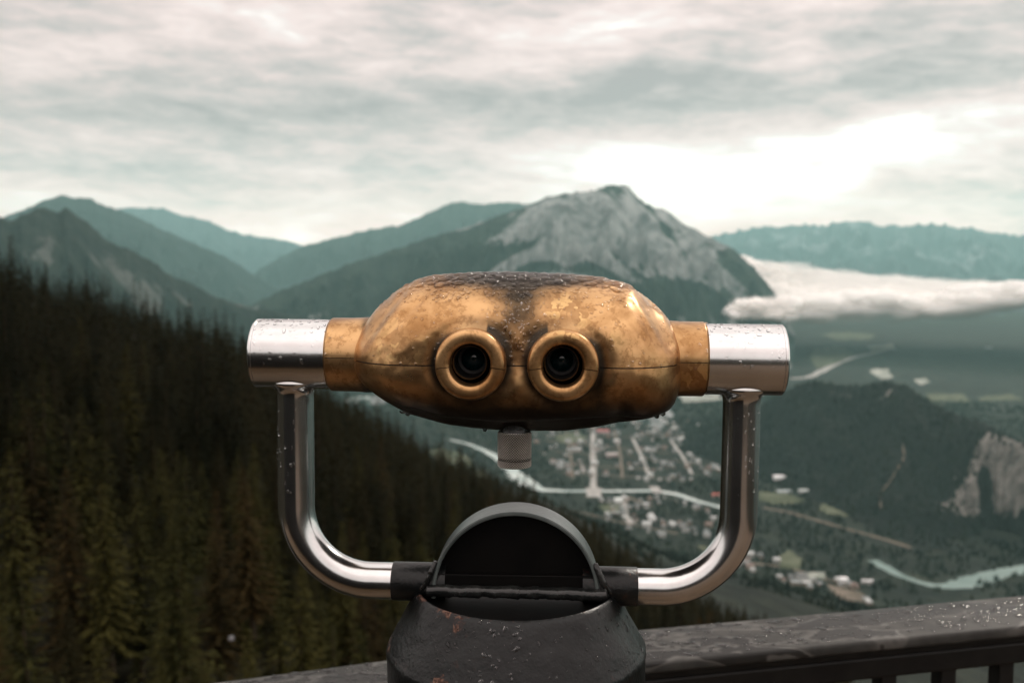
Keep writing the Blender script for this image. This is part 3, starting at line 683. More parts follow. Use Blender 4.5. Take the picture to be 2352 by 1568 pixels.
heroes = [(572, 1062, 78, 'brown', 1, 'rust brown spruce just left of the left handle tube', 1.0), (415, 1030, 84, 'olive', 2, 'tall thin topped olive spruce left of the rust brown one', 1.0), (497, 1112, 72, 'brown', 4, 'shorter brown topped spruce between the tall olive one and the rust brown one', .9),
          (150, 1062, 74, 'brown', 0, 'broad brown spruce in the left foreground row', 1.0), (20, 1020, 78, 'olive', 3, 'olive spruce at the left edge level with the tall thin topped one', 1.0), (310, 1075, 76, 'olive', 0, 'full olive spruce between the broad brown one and the tall thin one', 1.0),
          (240, 1095, 72, 'olive', 1, 'narrow olive spruce right of the broad brown one', 1.0), (970, 1190, 84, 'olive', 1, 'yellowish slender spruce just left of the black half drum', .8), (365, 1505, 48, 'olive', 4, 'young yellow green spruce tip low above the railing', .8),
          (400, 1215, 58, 'olive', 3, 'wide bushy olive spruce in the middle of the lower left', 1.0), (60, 1300, 54, 'olive', 3, 'wide green spruce low at the left edge', 1.0), (1610, 1408, 70, 'brown', 1, 'small reddish tree tip above the railing right of the pedestal', .6)]
hero_xy = []
for (vx, vy, D, mk, k, lab, s) in heroes:
    d = ray(vx, vy); p = d/math.hypot(d[0], d[1])*D; H = near_kinds[k][3]*1.03; z = p[2]-H*s
    tree(p[0], p[1], z, mk, k, s, random.uniform(0, 6), lab, 'spruces of the near forest'); hero_xy.append((p[0], p[1]))
hero_xy = np.array(hero_xy)
far_kinds = [conifer_np(200+k, H, R, 24, 7, 3, .06, .85, .5, .62) for k, (H, R) in enumerate([(14, 2.1), (15, 1.9), (12, 2.3), (16, 2.2)])]
SV, SF, off = [], [], 0
for i in range(len(pos)):
    if not ok[i] or np.min(np.hypot(*(hero_xy-pos[i]).T)) < 3.2: continue
    if i in indiv:
        q = random.random(); nearrow = dist[i] < 110
        mk = 'olive' if (nearrow and q < .60) or q < .05 else ('brown' if (nearrow and q < .66) or (q > .985) else 'spruce')
        lab = {'spruce': 'dark green spruce standing in the near forest slope', 'olive': 'olive green spruce standing in the near forest slope', 'brown': 'brown tinged spruce standing in the near forest slope'}[mk]
        tree(pos[i, 0], pos[i, 1], pz[i], mk, int(Kd[i]), float(Hs[i]), float(Rz[i]), lab, {'spruce': 'dark spruces of the near forest', 'olive': 'olive spruces of the near forest', 'brown': 'brown spruces of the near forest'}[mk])
    else:
        V, Fc = far_kinds[int(Kd[i]) % 4]; c, s = math.cos(Rz[i]), math.sin(Rz[i])
        W = V*Hs[i]; W = np.stack([W[:, 0]*c-W[:, 1]*s+pos[i, 0], W[:, 0]*s+W[:, 1]*c+pos[i, 1], W[:, 2]+pz[i]], -1)
        SV.append(W); SF.append(Fc+off); off += len(W)
me = mesh_np('forest', np.vstack(SV), np.vstack(SF), False)
tag(link('forest', me, M['spruce']), 'dark conifer forest covering the ridge down the left slope', 'forest', kind='stuff')
# distant valley and hill forest as small cones
hb = BVHTree.FromPolygons([v.co[:] for v in hill_o.data.vertices], [p.vertices[:] for p in hill_o.data.polygons])
n = 34000
rq = np.sqrt(rng.uniform(1500**2, 6800**2, n)); aq = np.radians(rng.uniform(-12, 31, n)); fx, fy = rq*np.sin(aq), rq*np.cos(aq); fz = ground_z(fx, fy)
cx, cyy = proj(np.stack([fx, fy, fz], -1))
clump = fbm(fx/220, fy/220, 4, 33)
rpx = np.array(river_pts+river2); CV = []
keep = []
segs = [np.array(river_pts), np.array(river2)]+[np.array(p_) for p_, _, _ in roads]
def segd(px, py, S):
    best = np.full(px.shape, 1e9)
    for (x0, y0), (x1, y1) in zip(S[:-1], S[1:]):
        dx, dy = x1-x0, y1-y0; tt = np.clip(((px-x0)*dx+(py-y0)*dy)/(dx*dx+dy*dy), 0, 1); best = np.minimum(best, np.hypot(px-x0-tt*dx, (py-y0-tt*dy)*1.6))
    return best
dd = np.full(n, 1e9)
for k, S in enumerate(segs): dd = np.minimum(dd, segd(cx, cyy, S)*(.55 if k < 2 else 1.))
HX = np.array(houses)
for i in range(n):
    z = fz[i]; onhill = False
    h = hb.ray_cast(Vector((fx[i], fy[i], 600)), Vector((0, 0, -1)))
    if h[0] and h[0].z > z+2:
        z = h[0].z; onhill = True
        if h[1].z < .55 and h[1].z > -.55: continue
    if not onhill:
        if dd[i] < 8: continue
        if any(pip(cx[i], cyy[i], p_) for p_, m_ in fields): continue
        if clump[i] < -.35: continue
        if pip(cx[i], cyy[i], town) and (clump[i] < .1 or np.min(np.abs(HX-[fx[i], fy[i]]).sum(1)) < 20): continue
    keep.append((fx[i], fy[i], z))
K = np.array(keep); n = len(K); a = np.linspace(0, 2*PI, 5, endpoint=False)
H = rng.uniform(10, 20, n); W_ = H*rng.uniform(.26, .42, n)
ring = np.stack([K[:, 0:1]+W_[:, None]*np.cos(a)[None], K[:, 1:2]+W_[:, None]*np.sin(a)[None], (K[:, 2]-1)[:, None]+0*a[None]], -1)
tip = np.stack([K[:, 0], K[:, 1], K[:, 2]+H], -1)[:, None]
V = np.concatenate([ring, tip], 1).reshape(-1, 3); b = np.arange(n)[:, None]*6; j = np.arange(5)
Fc = np.stack([b+j, b+(j+1) % 5, b+5+0*j], -1).reshape(-1, 3)
tag(link('valley_forest', mesh_np('valley_forest', V, Fc, False), M['darkforest']), 'distant dark conifers covering the valley floor and the wooded hill', 'forest', kind='stuff')

# ------------------------------------------------------------------ low cloud in the valley on the right
def cloud_bank():
    top = np.array([(1672, 684), (1680, 650), (1700, 600), (1730, 590), (1760, 604), (1800, 612), (1850, 622), (1900, 626), (1950, 636), (2000, 642), (2060, 636), (2120, 648), (2200, 652), (2280, 660), (2352, 664), (2500, 668), (2700, 672)], float)
    bot = np.array([(1672, 700), (1680, 712), (1700, 722), (1740, 730), (1800, 736), (1860, 732), (1920, 724), (2000, 718), (2060, 722), (2120, 728), (2200, 714), (2280, 700), (2352, 692), (2500, 696), (2700, 700)], float)
    layers = [[], []]
    ib = bmesh.new(); bmesh.ops.create_icosphere(ib, subdivisions=3, radius=1); IV = np.array([v.co[:] for v in ib.verts]+[(0, 0, 0)])[:-1]; IF = np.array([[v.index for v in f.verts] for f in ib.faces]); ib.free()
    def puff(vx, vy, D, rad, sq=.62, lay=0, ref=None):
        d = ray(vx, vy); p = d/math.hypot(d[0], d[1])*D
        mtx = Matrix.Translation(p) @ Matrix.Rotation(random.uniform(0, 6), 4, 'Z') @ Matrix.Diagonal((rad*random.uniform(1.2, 2.3), rad*random.uniform(1., 1.6), rad*sq, 1))
        mt_ = np.array(mtx); (ref or layers)[lay].append(IV @ mt_[:3, :3].T+mt_[:3, 3])
    for k in range(1500):
        lay = 0 if k < 420 else 1
        vx = random.uniform(1690, 2700); tp = np.interp(vx, top[:, 0], top[:, 1]); bt = np.interp(vx, bot[:, 0], bot[:, 1])
        q = random.random(); rad = random.uniform(60, 150); D = 11300-q*1900
        if vx < 1800: D = 10700-q*1500; rad *= .6
        rad *= random.uniform(.9, 1.8) if lay else .75
        m_ = rad/D*F*(1.35 if lay == 0 else .10)
        vy = tp+m_+(bt-tp-2*m_)*q+random.uniform(-3, 3)
        puff(vx, vy, D, rad, .62 if lay == 0 else .45, lay)
    for k in range(170):       # cloud wrapping the foot of the mountain
        lay = 1 if k % 12 else 0; q = random.random(); vx = 1684+126*q; puff(vx, random.uniform(694-8*q, 726)+(0 if lay else 4), random.uniform(7300, 7700), random.uniform(22, 55), .6, lay)
    for k in range(90):        # thin tongue rising along the mountain foot
        q = random.random(); puff(1700+q*60, 590+q*40+random.uniform(-6, 5), 11400, random.uniform(25, 50), .7, k % 2)
    def cmesh(name, bm_, mat, lab, par=None):
        me = mesh_np(name, np.vstack(bm_), np.vstack([IF+i*len(IV) for i in range(len(bm_))]))
        co = np.empty(len(me.vertices)*3, np.float32); me.vertices.foreach_get('co', co); co = co.reshape(-1, 3)
        co[:, 2] += fbm(co[:, 0]/120, co[:, 1]/120+co[:, 2]/90, 4, 2)*18; co[:, 0] += fbm(co[:, 2]/90, co[:, 0]/150, 3, 6)*25
        me.vertices.foreach_set('co', co.ravel()); me.polygons.foreach_set('use_smooth', np.ones(len(me.polygons), bool)); me.update()
        return tag(link(name, me, mat, par), lab, 'cloud' if lab else None, kind='stuff' if lab else None)
    m = bpy.data.materials.new('cloud_white'); m.use_nodes = True; nt = m.node_tree; nt.nodes.clear()
    o_ = nt.nodes.new('ShaderNodeOutputMaterial'); mx = nt.nodes.new('ShaderNodeMixShader'); df = nt.nodes.new('ShaderNodeBsdfDiffuse'); tl = nt.nodes.new('ShaderNodeBsdfTranslucent')
    df.inputs[0].default_value = (.995, .98, .96, 1); tl.inputs[0].default_value = (1, .99, .97, 1); mx.inputs[0].default_value = .42
    nt.links.new(df.outputs[0], mx.inputs[1]); nt.links.new(tl.outputs[0], mx.inputs[2]); nt.links.new(mx.outputs[0], o_.inputs[0])
    m2, t, P = material('cloud_veil'); P(color=(.99, .965, .94), rough=1.0, spec=0.); m2.node_tree.nodes['Principled BSDF'].inputs['Alpha'].default_value = .10
    o = cmesh('low_cloud', layers[0], m, 'white bank of low cloud lying in the valley right of the central mountain')
    cmesh('cloud_fringe', layers[1], m2, None, o)
cloud_bank()

# ------------------------------------------------------------------ haze
bm = bmesh.new(); hz0, hz1 = ZV-9, 2000
box_bm(bm, (80000, 76000, hz1-hz0), (0, -500, (hz0+hz1)/2))
me = bpy.data.meshes.new('haze'); bm.to_mesh(me); bm.free()
hm = bpy.data.materials.new('haze'); hm.use_nodes = True; nt = hm.node_tree; nt.nodes.clear()
o_ = nt.nodes.new('ShaderNodeOutputMaterial'); pv = nt.nodes.new('ShaderNodeVolumePrincipled'); nt.links.new(pv.outputs[0], o_.inputs['Volume'])
pv.inputs['Color'].default_value = (.54, .93, .92, 1); pv.inputs['Density'].default_value = 2.0e-5; pv.inputs['Anisotropy'].default_value = .25
tag(link('haze', me, hm), 'thin teal air haze filling the valley', 'haze', kind='stuff')

# ------------------------------------------------------------------ deck
deck = bpy.data.objects.new('deck', None)
def rail_y(x): return np.interp(x, [-1.2, -.42, .185, .76, 1.6], [.86, 1.136, 1.309, 1.443, 1.64])
bm = bmesh.new()
nb = 44
for i in range(nb):
    x = -3.1+i*.143
    y1 = float(rail_y(np.clip(x, -1.2, 1.6)))-.02
    box_bm(bm, (.137, y1+6.5, .038), (x, (y1-6.5)/2, -1.57), None, .004, 1)
me = bpy.data.meshes.new('floor'); bm.to_mesh(me); bm.free()
dm, t, P = material('wet_deck_boards'); c = t.coord('Object'); nn = t.noise(t.scaled(c, (12, 1.2, 12)), 1, 6, .65, .3)
P(color=t.mix(nn.step(.3, .7), (.035, .021, .008), (.11, .064, .027)), rough=.45+nn*.3, normal=t.bump(nn, .3, .003))
tag(link('floor', me, dm), kind='structure')

bm = bmesh.new(); box_bm(bm, (3.4, .14, 1.52), (-1.58, -.95, -.788), None, .01, 2)  # unseen dark wall added behind the camera to darken reflections in the metal
me = bpy.data.meshes.new('wall'); bm.to_mesh(me); bm.free(); link('wall', me, M['railside'])['kind'] = 'structure'
# ------------------------------------------------------------------ railing
def railing():
    root = bpy.data.objects.new('railing', None); col.objects.link(root); root.location = (0, 1.3, -1.55)
    tag(root, 'wet dark painted metal railing with flat cap crossing behind the pedestal', 'railing')
    off = Vector((0, -1.3, 1.55))
    segs = [((-1.0, .922), (.09, 1.287)), ((.09, 1.287), (1.5, 1.6155))]
    for si, (a, b) in enumerate(segs):
        a = Vector((*a, 0)); b = Vector((*b, 0)); d = (b-a).normalized(); nrm = Vector((d.y, -d.x, 0)); ln = (b-a).length
        rot = Matrix.Rotation(math.atan2(d.y, d.x), 3, 'Z')
        w_ = .108; bm = bmesh.new()
        box_bm(bm, (ln, w_, .016), (0, 0, 0), None, .0045, 3)
        # subdivide lengthwise handled by material; place
        me = bpy.data.meshes.new('top_rail'); bm.to_mesh(me); bm.free(); me.set_sharp_from_angle(angle=math.radians(50))
        for p_ in me.polygons: p_.use_smooth = True
        o = link('top_rail', me, M['rail'], root)
        mid = (a+b)/2+nrm*(w_/2)+Vector((0, 0, -.5-.008)); o.location = mid+off; o.rotation_euler.z = math.atan2(d.y, d.x)
        # web plate under the cap, lower rail
        bm = bmesh.new(); box_bm(bm, (ln, .012, .018), (0, 0, 0)); me = bpy.data.meshes.new('web_plate'); bm.to_mesh(me); bm.free()
        o = link('web_plate', me, M['railside'], root); o.location = (a+b)/2+nrm*.075+Vector((0, 0, -.5-.016-.009))+off; o.rotation_euler.z = math.atan2(d.y, d.x)
        bm = bmesh.new(); box_bm(bm, (ln, .040, .031), (0, 0, 0), None, .004, 2); me = bpy.data.meshes.new('upper_beam'); bm.to_mesh(me); bm.free()
        o = link('upper_beam', me, M['railside'], root); o.location = (a+b)/2+nrm*.062+Vector((0, 0, -.5-.034-.0160))+off; o.rotation_euler.z = math.atan2(d.y, d.x)
        bm = bmesh.new(); box_bm(bm, (ln, .040, .040), (0, 0, 0), None, .004, 2); me = bpy.data.meshes.new('bottom_beam'); bm.to_mesh(me); bm.free()
        o = link('bottom_beam', me, M['railside'], root); o.location = (a+b)/2+nrm*.062+Vector((0, 0, -1.45))+off; o.rotation_euler.z = math.atan2(d.y, d.x)
        bm = bmesh.new(); box_bm(bm, (.024, .024, .90), (0, 0, 0), None, .002, 2); bme = bpy.data.meshes.new('baluster'); bm.to_mesh(bme); bm.free(); bme.materials.append(M['railside'])
        q = .045 if si else .05
        while q < ln-.02:
            o = bpy.data.objects.new('baluster', bme); col.objects.link(o); o.parent = root
            o.location = a+d*q+nrm*.062+Vector((0, 0, -1.013))+off; o.rotation_euler.z = math.atan2(d.y, d.x); q += .093
    return root
rail = railing()

# ------------------------------------------------------------------ the viewer
O = np.array([.003, .7155, -.0717])            # centre of the head axis
YAW = math.radians(-3.0)
vroot = bpy.data.objects.new('coin_binocular_viewer', None); col.objects.link(vroot)
vroot.location = (O[0], O[1], -1.55); vroot.rotation_euler.z = YAW
tag(vroot, 'brass headed public binocular viewer on steel yoke and black pedestal', 'binocular viewer')
BASE = 1.55+O[2]        # height of head axis above the deck
ROLL = math.radians(.42)
def place(V, roll=True):
    V = np.asarray(V, float)
    if roll:
        c, s = math.cos(ROLL), math.sin(ROLL); V = np.stack([V[..., 0]*c+V[..., 2]*s, V[..., 1], -V[..., 0]*s+V[..., 2]*c], -1)
    return V+np.array([0, 0, BASE])
def finish(o, roll=True):
    me = o.data; co = np.empty(len(me.vertices)*3, np.float32); me.vertices.foreach_get('co', co)
    me.vertices.foreach_set('co', place(co.reshape(-1, 3), roll).astype(np.float32).ravel()); me.update(); return o
def mmx(vx): return (vx-1191)*.3144e-3
def mmz(vy): return (59-(vy-630)*.3033)*1e-3
topc = [(821, 828), (824, 806), (833, 785), (850, 745), (880, 703), (912, 675), (945, 655), (1000, 638), (1090, 631), (1180, 629), (1290, 632), (1380, 640), (1440, 655), (1480, 680), (1515, 710), (1542, 748), (1554, 785), (1560, 812), (1562, 830)]
botc = [(821, 832), (826, 856), (840, 884), (862, 905), (890, 926), (950, 960), (1040, 985), (1110, 993), (1180, 997), (1300, 995), (1370, 985), (1430, 970), (1500, 951), (1527, 941), (1540, 930), (1552, 892), (1559, 860), (1562, 832)]
SCX = lambda v: np.where(v > 0, v*1.020, v*1.004)
TX = SCX(np.array([mmx(a) for a, b in topc])); TZ = np.array([mmz(b) for a, b in topc]); BX = SCX(np.array([mmx(a) for a, b in botc])); BZ = np.array([mmz(b) for a, b in botc])
SEAM = -.0009
EYX, EYZ, EOX = .03025, .0014, .0036
_sx = np.linspace(TX[0], TX[-1], 801)
def sm_interp(x, A, B):
    v = np.interp(_sx, A, B); k = np.hanning(61); k /= k.sum(); s_ = np.convolve(np.pad(v, 30, mode='edge'), k, 'valid')
    e_ = np.clip(np.abs(_sx-(TX[0]+TX[-1])/2)/((TX[-1]-TX[0])/2), 0, 1)**10
    return np.interp(x, _sx, s_*(1-e_)+v*e_)
def head_point(x, th, q=None):
    """th 0..2pi in the y-z section: 0 front (-y), pi/2 top, pi back, 3pi/2 bottom"""
    zt = np.maximum(sm_interp(x, TX, TZ)-SEAM, .0); zb = np.maximum(SEAM-sm_interp(x, BX, BZ), .0)
    ax = np.clip(np.abs(x-(TX[0]+TX[-1])/2)/((TX[-1]-TX[0])/2), 0, 1)
    plan = np.clip(1-ax**5., 0, 1)**.46
    yf = .060*plan; yb = .095*plan
    c, s = np.cos(th), np.sin(th); fr = c > 0
    pw = np.where(s > 0, np.where(fr, 2.35, 2.6), np.where(fr, 2.15, 2.4))
    # boxier bottom corner on the right cheek
    pw = np.where((s < 0) & fr, pw+1.6*ss(.070, .100, x), pw)
    cc = np.sign(c)*np.abs(c)**(2/pw); sn = np.sign(s)*np.abs(s)**(2/pw)
    y = -cc*np.where(fr, yf, yb); z = SEAM+sn*np.where(s > 0, zt, zb)
    X_ = x; front = ss(.0, .35, c)
    def gs(x0, z0, sx_, sz_): return np.exp(-((X_-x0)/sx_)**2-((z-z0)/sz_)**2)
    def sg(xa, za, xb, zb_, sgm):
        dx, dz = xb-xa, zb_-za; tt = np.clip(((X_-xa)*dx+(z-za)*dz)/(dx*dx+dz*dz), 0, 1)
        return np.exp(-((X_-xa-tt*dx)**2+(z-za-tt*dz)**2)/sgm**2)
    y = y+front*(.0060*gs(EOX, .018, .014, .030)+.0008*gs(EOX, -.02, .016, .02))           # valley between the eyes
    y = y-front*(.0035*gs(.052, .022, .030, .020)+.0035*gs(-.052, .022, .030, .020))   # brows
    y = y-front*(.003*gs(.085, -.012, .022, .02)+.003*gs(-.085, -.012, .022, .02))
    for sg_ in (-1, 1):                                                                  # recess round each eyepiece
        dd_ = np.hypot(X_-EOX-sg_*EYX, z-EYZ); y = y+front*.0022*np.exp(-((dd_-.0262)/.0055)**2)
    # scallops on the upper shoulders
    dep = .0100*sg(mmx(1500), mmz(690), mmx(1536), mmz(770), .0085)+.0022*sg(mmx(1462), mmz(672), mmx(1532), mmz(800), .0030)+.0014*sg(mmx(1446), mmz(690), mmx(1505), mmz(790), .0030)+.0010*sg(mmx(1478), mmz(668), mmx(1545), mmz(800), .0028)
    dep = dep+.0050*sg(mmx(905), mmz(700), mmx(858), mmz(775), .0065)+.0020*sg(mmx(945), mmz(672), mmx(868), mmz(790), .0032)+.0012*sg(mmx(990), mmz(690), mmx(900), mmz(780), .0024)
    dep = dep*ss(-.05, .45, s)*ss(-.15, .15, c)*(1-ax**9)
    y = y+dep*.9; z = z-dep*.25*(s > 0)
    # bowl set back under the lower lip
    ze = np.interp(X_, [mmx(870), mmx(905), mmx(1040), mmx(1180), mmx(1370), mmx(1535)], [mmz(895), mmz(915), mmz(950), mmz(960), mmz(944), mmz(944)])
    lip = ss(.0010, -.0014, z-ze)*ss(.3, .6, c)
    y = y+lip*.0055
    y = y+.0006*fbm(X_*40, z*40+y*20, 3, 12)*front
    return X_, y, z
def head_patina_shade(x, y, z):
    p = np.zeros_like(x)
    for sg_ in (-1, 1):
        d = np.hypot(x-EOX-sg_*EYX, z-EYZ); p += 1.15*np.exp(-((d-.0225)/.0062)**2)*(y < 0)*(1-.6*np.exp(-((z+.024)/.008)**2))*(1-.6*np.exp(-((z-.024)/.006)**2)*(np.abs(x-EOX) > .02))
        p += .35*np.exp(-((x-EOX-sg_*(EYX+.0245))/.006)**2-((z+.008)/.018)**2)*(y < 0)
    p += .85*np.exp(-((x-EOX)/.016)**2-((z-.034)/.019)**2)
    top = ss(.047, .056, z); p += 1.0*top*np.exp(-(x/.062)**4)
    p += .5*np.exp(-(x/.05)**2-((z-.047)/.006)**2)
    p += .9*ss(-.028, -.042, z)*np.exp(-(x/.08)**4)  # painted shade on the bowl, put into the colour
    p += .95*ss(-.006, -.034, z)+.5*ss(-.036, -.040, z)  # painted shade: lower shell coloured darker towards its underside
    p += .10*np.clip(fbm(x*60, z*60+y*30, 4, 5), 0, 1)
    return p
nx = 330; xe = np.concatenate([[TX[0]], (TX[0]+TX[-1])/2+(TX[-1]-TX[0])/2*np.sin(np.linspace(-PI/2, PI/2, nx))[1:-1], [TX[-1]]])
def cut_eyes(bm):
    kill = []
    for f in bm.faces:
        c = f.calc_center_median()
        if c.y < -.02 and min(math.hypot(c.x-EOX-EYX, c.z-EYZ), math.hypot(c.x-EOX+EYX, c.z-EYZ)) < .0142: kill.append(f)
    bmesh.ops.delete(bm, geom=kill, context='FACES')
def shell(name, t0, t1, nth=190):
    th = np.linspace(t0, t1, nth); T_, X_ = np.meshgrid(th, xe, indexing='ij')
    x, y, z = head_point(X_, T_); gap = .00042*(1 if t1 <= PI+1e-6 else -1)
    z = z+gap
    me = mesh_np(name, np.stack([x, y, z], -1).reshape(-1, 3), grid_faces(nth, len(xe))); 
    # closing lip: inner wall folded in at the seam
    bm = bmesh.new(); bm.from_mesh(me); bm.verts.ensure_lookup_table()
    nxx = len(xe); BV = list(bm.verts)
    for row in (0, nth-1):
        prev = None
        for j in range(nxx):
            v = BV[row*nxx+j]; n_ = bm.verts.new((v.co.x*.985, v.co.y*.95, v.co.z)) 
            if prev: bm.faces.new((prev[0], v, n_, prev[1])).smooth = True
            prev = (v, n_)
    cut_eyes(bm); bmesh.ops.remove_doubles(bm, verts=bm.verts, dist=2e-6); bmesh.ops.recalc_face_normals(bm, faces=bm.faces); bm.to_mesh(me); bm.free()
    me.set_sharp_from_angle(angle=math.radians(60))
    co = np.empty(len(me.vertices)*3, np.float32); me.vertices.foreach_get('co', co); co = co.reshape(-1, 3).astype(float)
    set_attr(me, 'patina_shade', head_patina_shade(co[:, 0], co[:, 1], co[:, 2]))
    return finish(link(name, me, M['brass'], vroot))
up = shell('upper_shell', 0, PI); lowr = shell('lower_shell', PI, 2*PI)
# dark inner liner just inside the seam
th = np.linspace(0, 2*PI, 120); T_, X_ = np.meshgrid(th, xe, indexing='ij'); x, y, z = head_point(X_, T_)
me = mesh_np('inner_liner', np.stack([x*.985, y*.965, SEAM+(z-SEAM)*.95], -1).reshape(-1, 3), grid_faces(120, len(xe)))
bm = bmesh.new(); bm.from_mesh(me); cut_eyes(bm); bm.to_mesh(me); bm.free()
finish(link('inner_liner', me, M['inside'], vroot))

def eyepiece(s):
    root = None; cx_, cz_ = EOX+s*EYX, EYZ; yc = -.0600
    R1, R0 = .0234, .0129; rm_ = (R1+R0)/2; rr0 = (R1-R0)/2
    prof = []
    for a in np.linspace(0, 2*PI, 40, endpoint=False):
        c, s_ = math.cos(a), math.sin(a); e = 2/3.1
        prof.append((rm_+rr0*np.sign(c)*abs(c)**e, yc-.0065+(.0070 if s_ < 0 else .012)*np.sign(s_)*abs(s_)**e))
    prof = np.array(prof)
    halves = []
    for (a0, a1, nm, up_) in ((-.12, PI+.12, 'eyecup_upper', 1), (PI+.12, 2*PI-.12, 'eyecup_lower', -1)):
        aa_ = np.linspace(a0, a1, 64); V = np.array([[(cx_+r_*math.cos(a), h, cz_+r_*math.sin(a)+up_*.00025) for (r_, h) in prof] for a in aa_])
        Fc = grid_faces(64, 40, True); me = mesh_np(nm, V.reshape(-1, 3), Fc)
        bm = bmesh.new(); bm.from_mesh(me); bm.verts.ensure_lookup_table()
        bm.faces.new([bm.verts[i] for i in range(40)]); bm.faces.new([bm.verts[63*40+i] for i in range(39, -1, -1)])
        bmesh.ops.recalc_face_normals(bm, faces=bm.faces); bm.to_mesh(me); bm.free(); me.set_sharp_from_angle(angle=math.radians(50))
        co = V.reshape(-1, 3); d = np.hypot(co[:, 0]-cx_, co[:, 2]-cz_)
        pt = .04+.5*np.exp(-((d-R0)/.0015)**2)+.25*fbm(co[:, 0]*90, co[:, 2]*90, 3, 8)+.5*ss(yc+.001, yc+.005, co[:, 1])
        set_attr(me, 'patina_shade', pt); halves.append((nm, me))
    e = link('eyepiece', halves[0][1], M['brass'], vroot); finish(e)
    l_ = link('eyecup_lower', halves[1][1], M['brass'], e); finish(l_)
    # barrel: thin brass ring, dark tube, lens
    bx, bz = cx_-.0009, cz_+.0007
    o = lathe('lens_ring', [(.0116, yc+.004), (.0116, yc-.0035), (.0112, yc-.0042), (.0107, yc-.0035), (.0107, yc+.001)], 'y', M['brass'], e, (bx, 0, bz), 72, 40); set_attr(o.data, 'patina_shade', np.full(len(o.data.vertices), .25)); finish(o)
    o = lathe('lens_barrel', [(.0122, yc+.030), (.0107, yc-.001), (.0104, yc-.0005), (.0100, yc+.018), (.0080, yc+.019), (.0080, yc+.030), (.0001, yc+.032)], 'y', M['inside'], e, (bx, 0, bz), 64, 40); finish(o)
    pr = [(r_, yc+.024-.003*math.cos(r_/.0079*1.4)) for r_ in np.linspace(.0079, .00005, 12)]
    o = lathe('lens', pr, 'y', M['lens'], e, (bx, 0, bz), 48, 80); finish(o)
for s in (-1, 1): eyepiece(s)

def rough_lathe_x(name, prof, mat, patina_shade=None, origin=(0, 0, 0), n=128, parent=vroot, split=None):
    return lathe(name, prof, 'x', mat, parent, origin, n, 30)
for s in (-1, 1):
    # brass collars: upper and lower half with a dark split between
    for (a0, a1, nm, u) in ((0, PI, 'collar_upper', 1), (PI, 2*PI, 'collar_lower', -1)):
        hs = np.array([.096, .104, .108, .112, .118, .1330, .1338, .1342, .1342]); rs = np.array([.0240, .0270, .0272, .0268, .0265, .0264, .0261, .0255, .0200])
        a = np.linspace(a0, a1, 72); V = np.array([[(s*h, -r_*math.cos(q), r_*math.sin(q)+u*.00025) for q in a] for h, r_ in zip(hs, rs)])
        me = mesh_np(nm, V.reshape(-1, 3), grid_faces(len(hs), 72)); co = V.reshape(-1, 3)
        set_attr(me, 'patina_shade', .05+.55*ss(.114, .107, np.abs(co[:, 0]))+.45*ss(-.004, -.026, co[:, 2])+.2*fbm(co[:, 0]*80, co[:, 2]*80, 3, 4)); fixn(me)  # darker beside the head and towards the underside
        finish(link(nm, me, M['brass'], vroot))
    o = lathe('collar_core', [(.0245, s*.096), (.0245, s*.1338)], 'x', M['inside'], vroot, (0, 0, 0), 64); finish(o)
    R = .0253
    o = lathe('end_cylinder', [(.010, s*.1339), (R-.0006, s*.1345), (R, s*.1351), (R, s*.145), (R, s*.160), (R, s*.175), (R, s*.1868), (R-.0003, s*.1870), (R, s*.1873), (R, s*.1888), (R-.0010, s*.1898), (R-.0022, s*.1902), (R-.0035, s*.1898), (.0001, s*.1896)], 'x', M['steel'], vroot, (0, 0, 0), 128, 25); finish(o)
    # yoke tube with fillet at the cylinder and a long bend
    xv = .1620; zh = -.1678; rb = .056; pts = []; rads = []
    for z in np.linspace(-.0185, -.034, 10): pts.append((s*xv, 0, z)); rads.append(.0134+.0050*math.exp(-((z+.0205)/.0042)**2))
    for z in np.linspace(-.037, zh+rb, 18): pts.append((s*xv, 0, z)); rads.append(.0134)
    for a in np.linspace(0, PI/2, 34)[1:]: pts.append((s*(xv-rb+rb*math.cos(a)), 0, zh+rb-rb*math.sin(a))); rads.append(.0134-.0004*math.sin(2*a)**2)
    for x_ in np.linspace(xv-rb, .084, 8)[1:]: pts.append((s*x_, 0, zh)); rads.append(.0134)
    V, Fc = tube(pts, np.array(rads), 64); me = mesh_np('yoke_tube', V, Fc); fixn(me); finish(link('yoke_tube', me, M['tube'], vroot))
    V, Fc = tube([(s*x_, 0, zh) for x_ in (.090, .0899, .0895, .07, .055, .050)], np.array([.0125, .0136, .0141, .0141, .0141, .0141]), 48)
    me = mesh_np('yoke_sleeve', V, Fc); set_attr(me, 'wear', .35*fbm(V[:, 0]*70, V[:, 2]*70, 3, 3)+.25); fixn(me); finish(link('yoke_sleeve', me, M['black'], vroot))

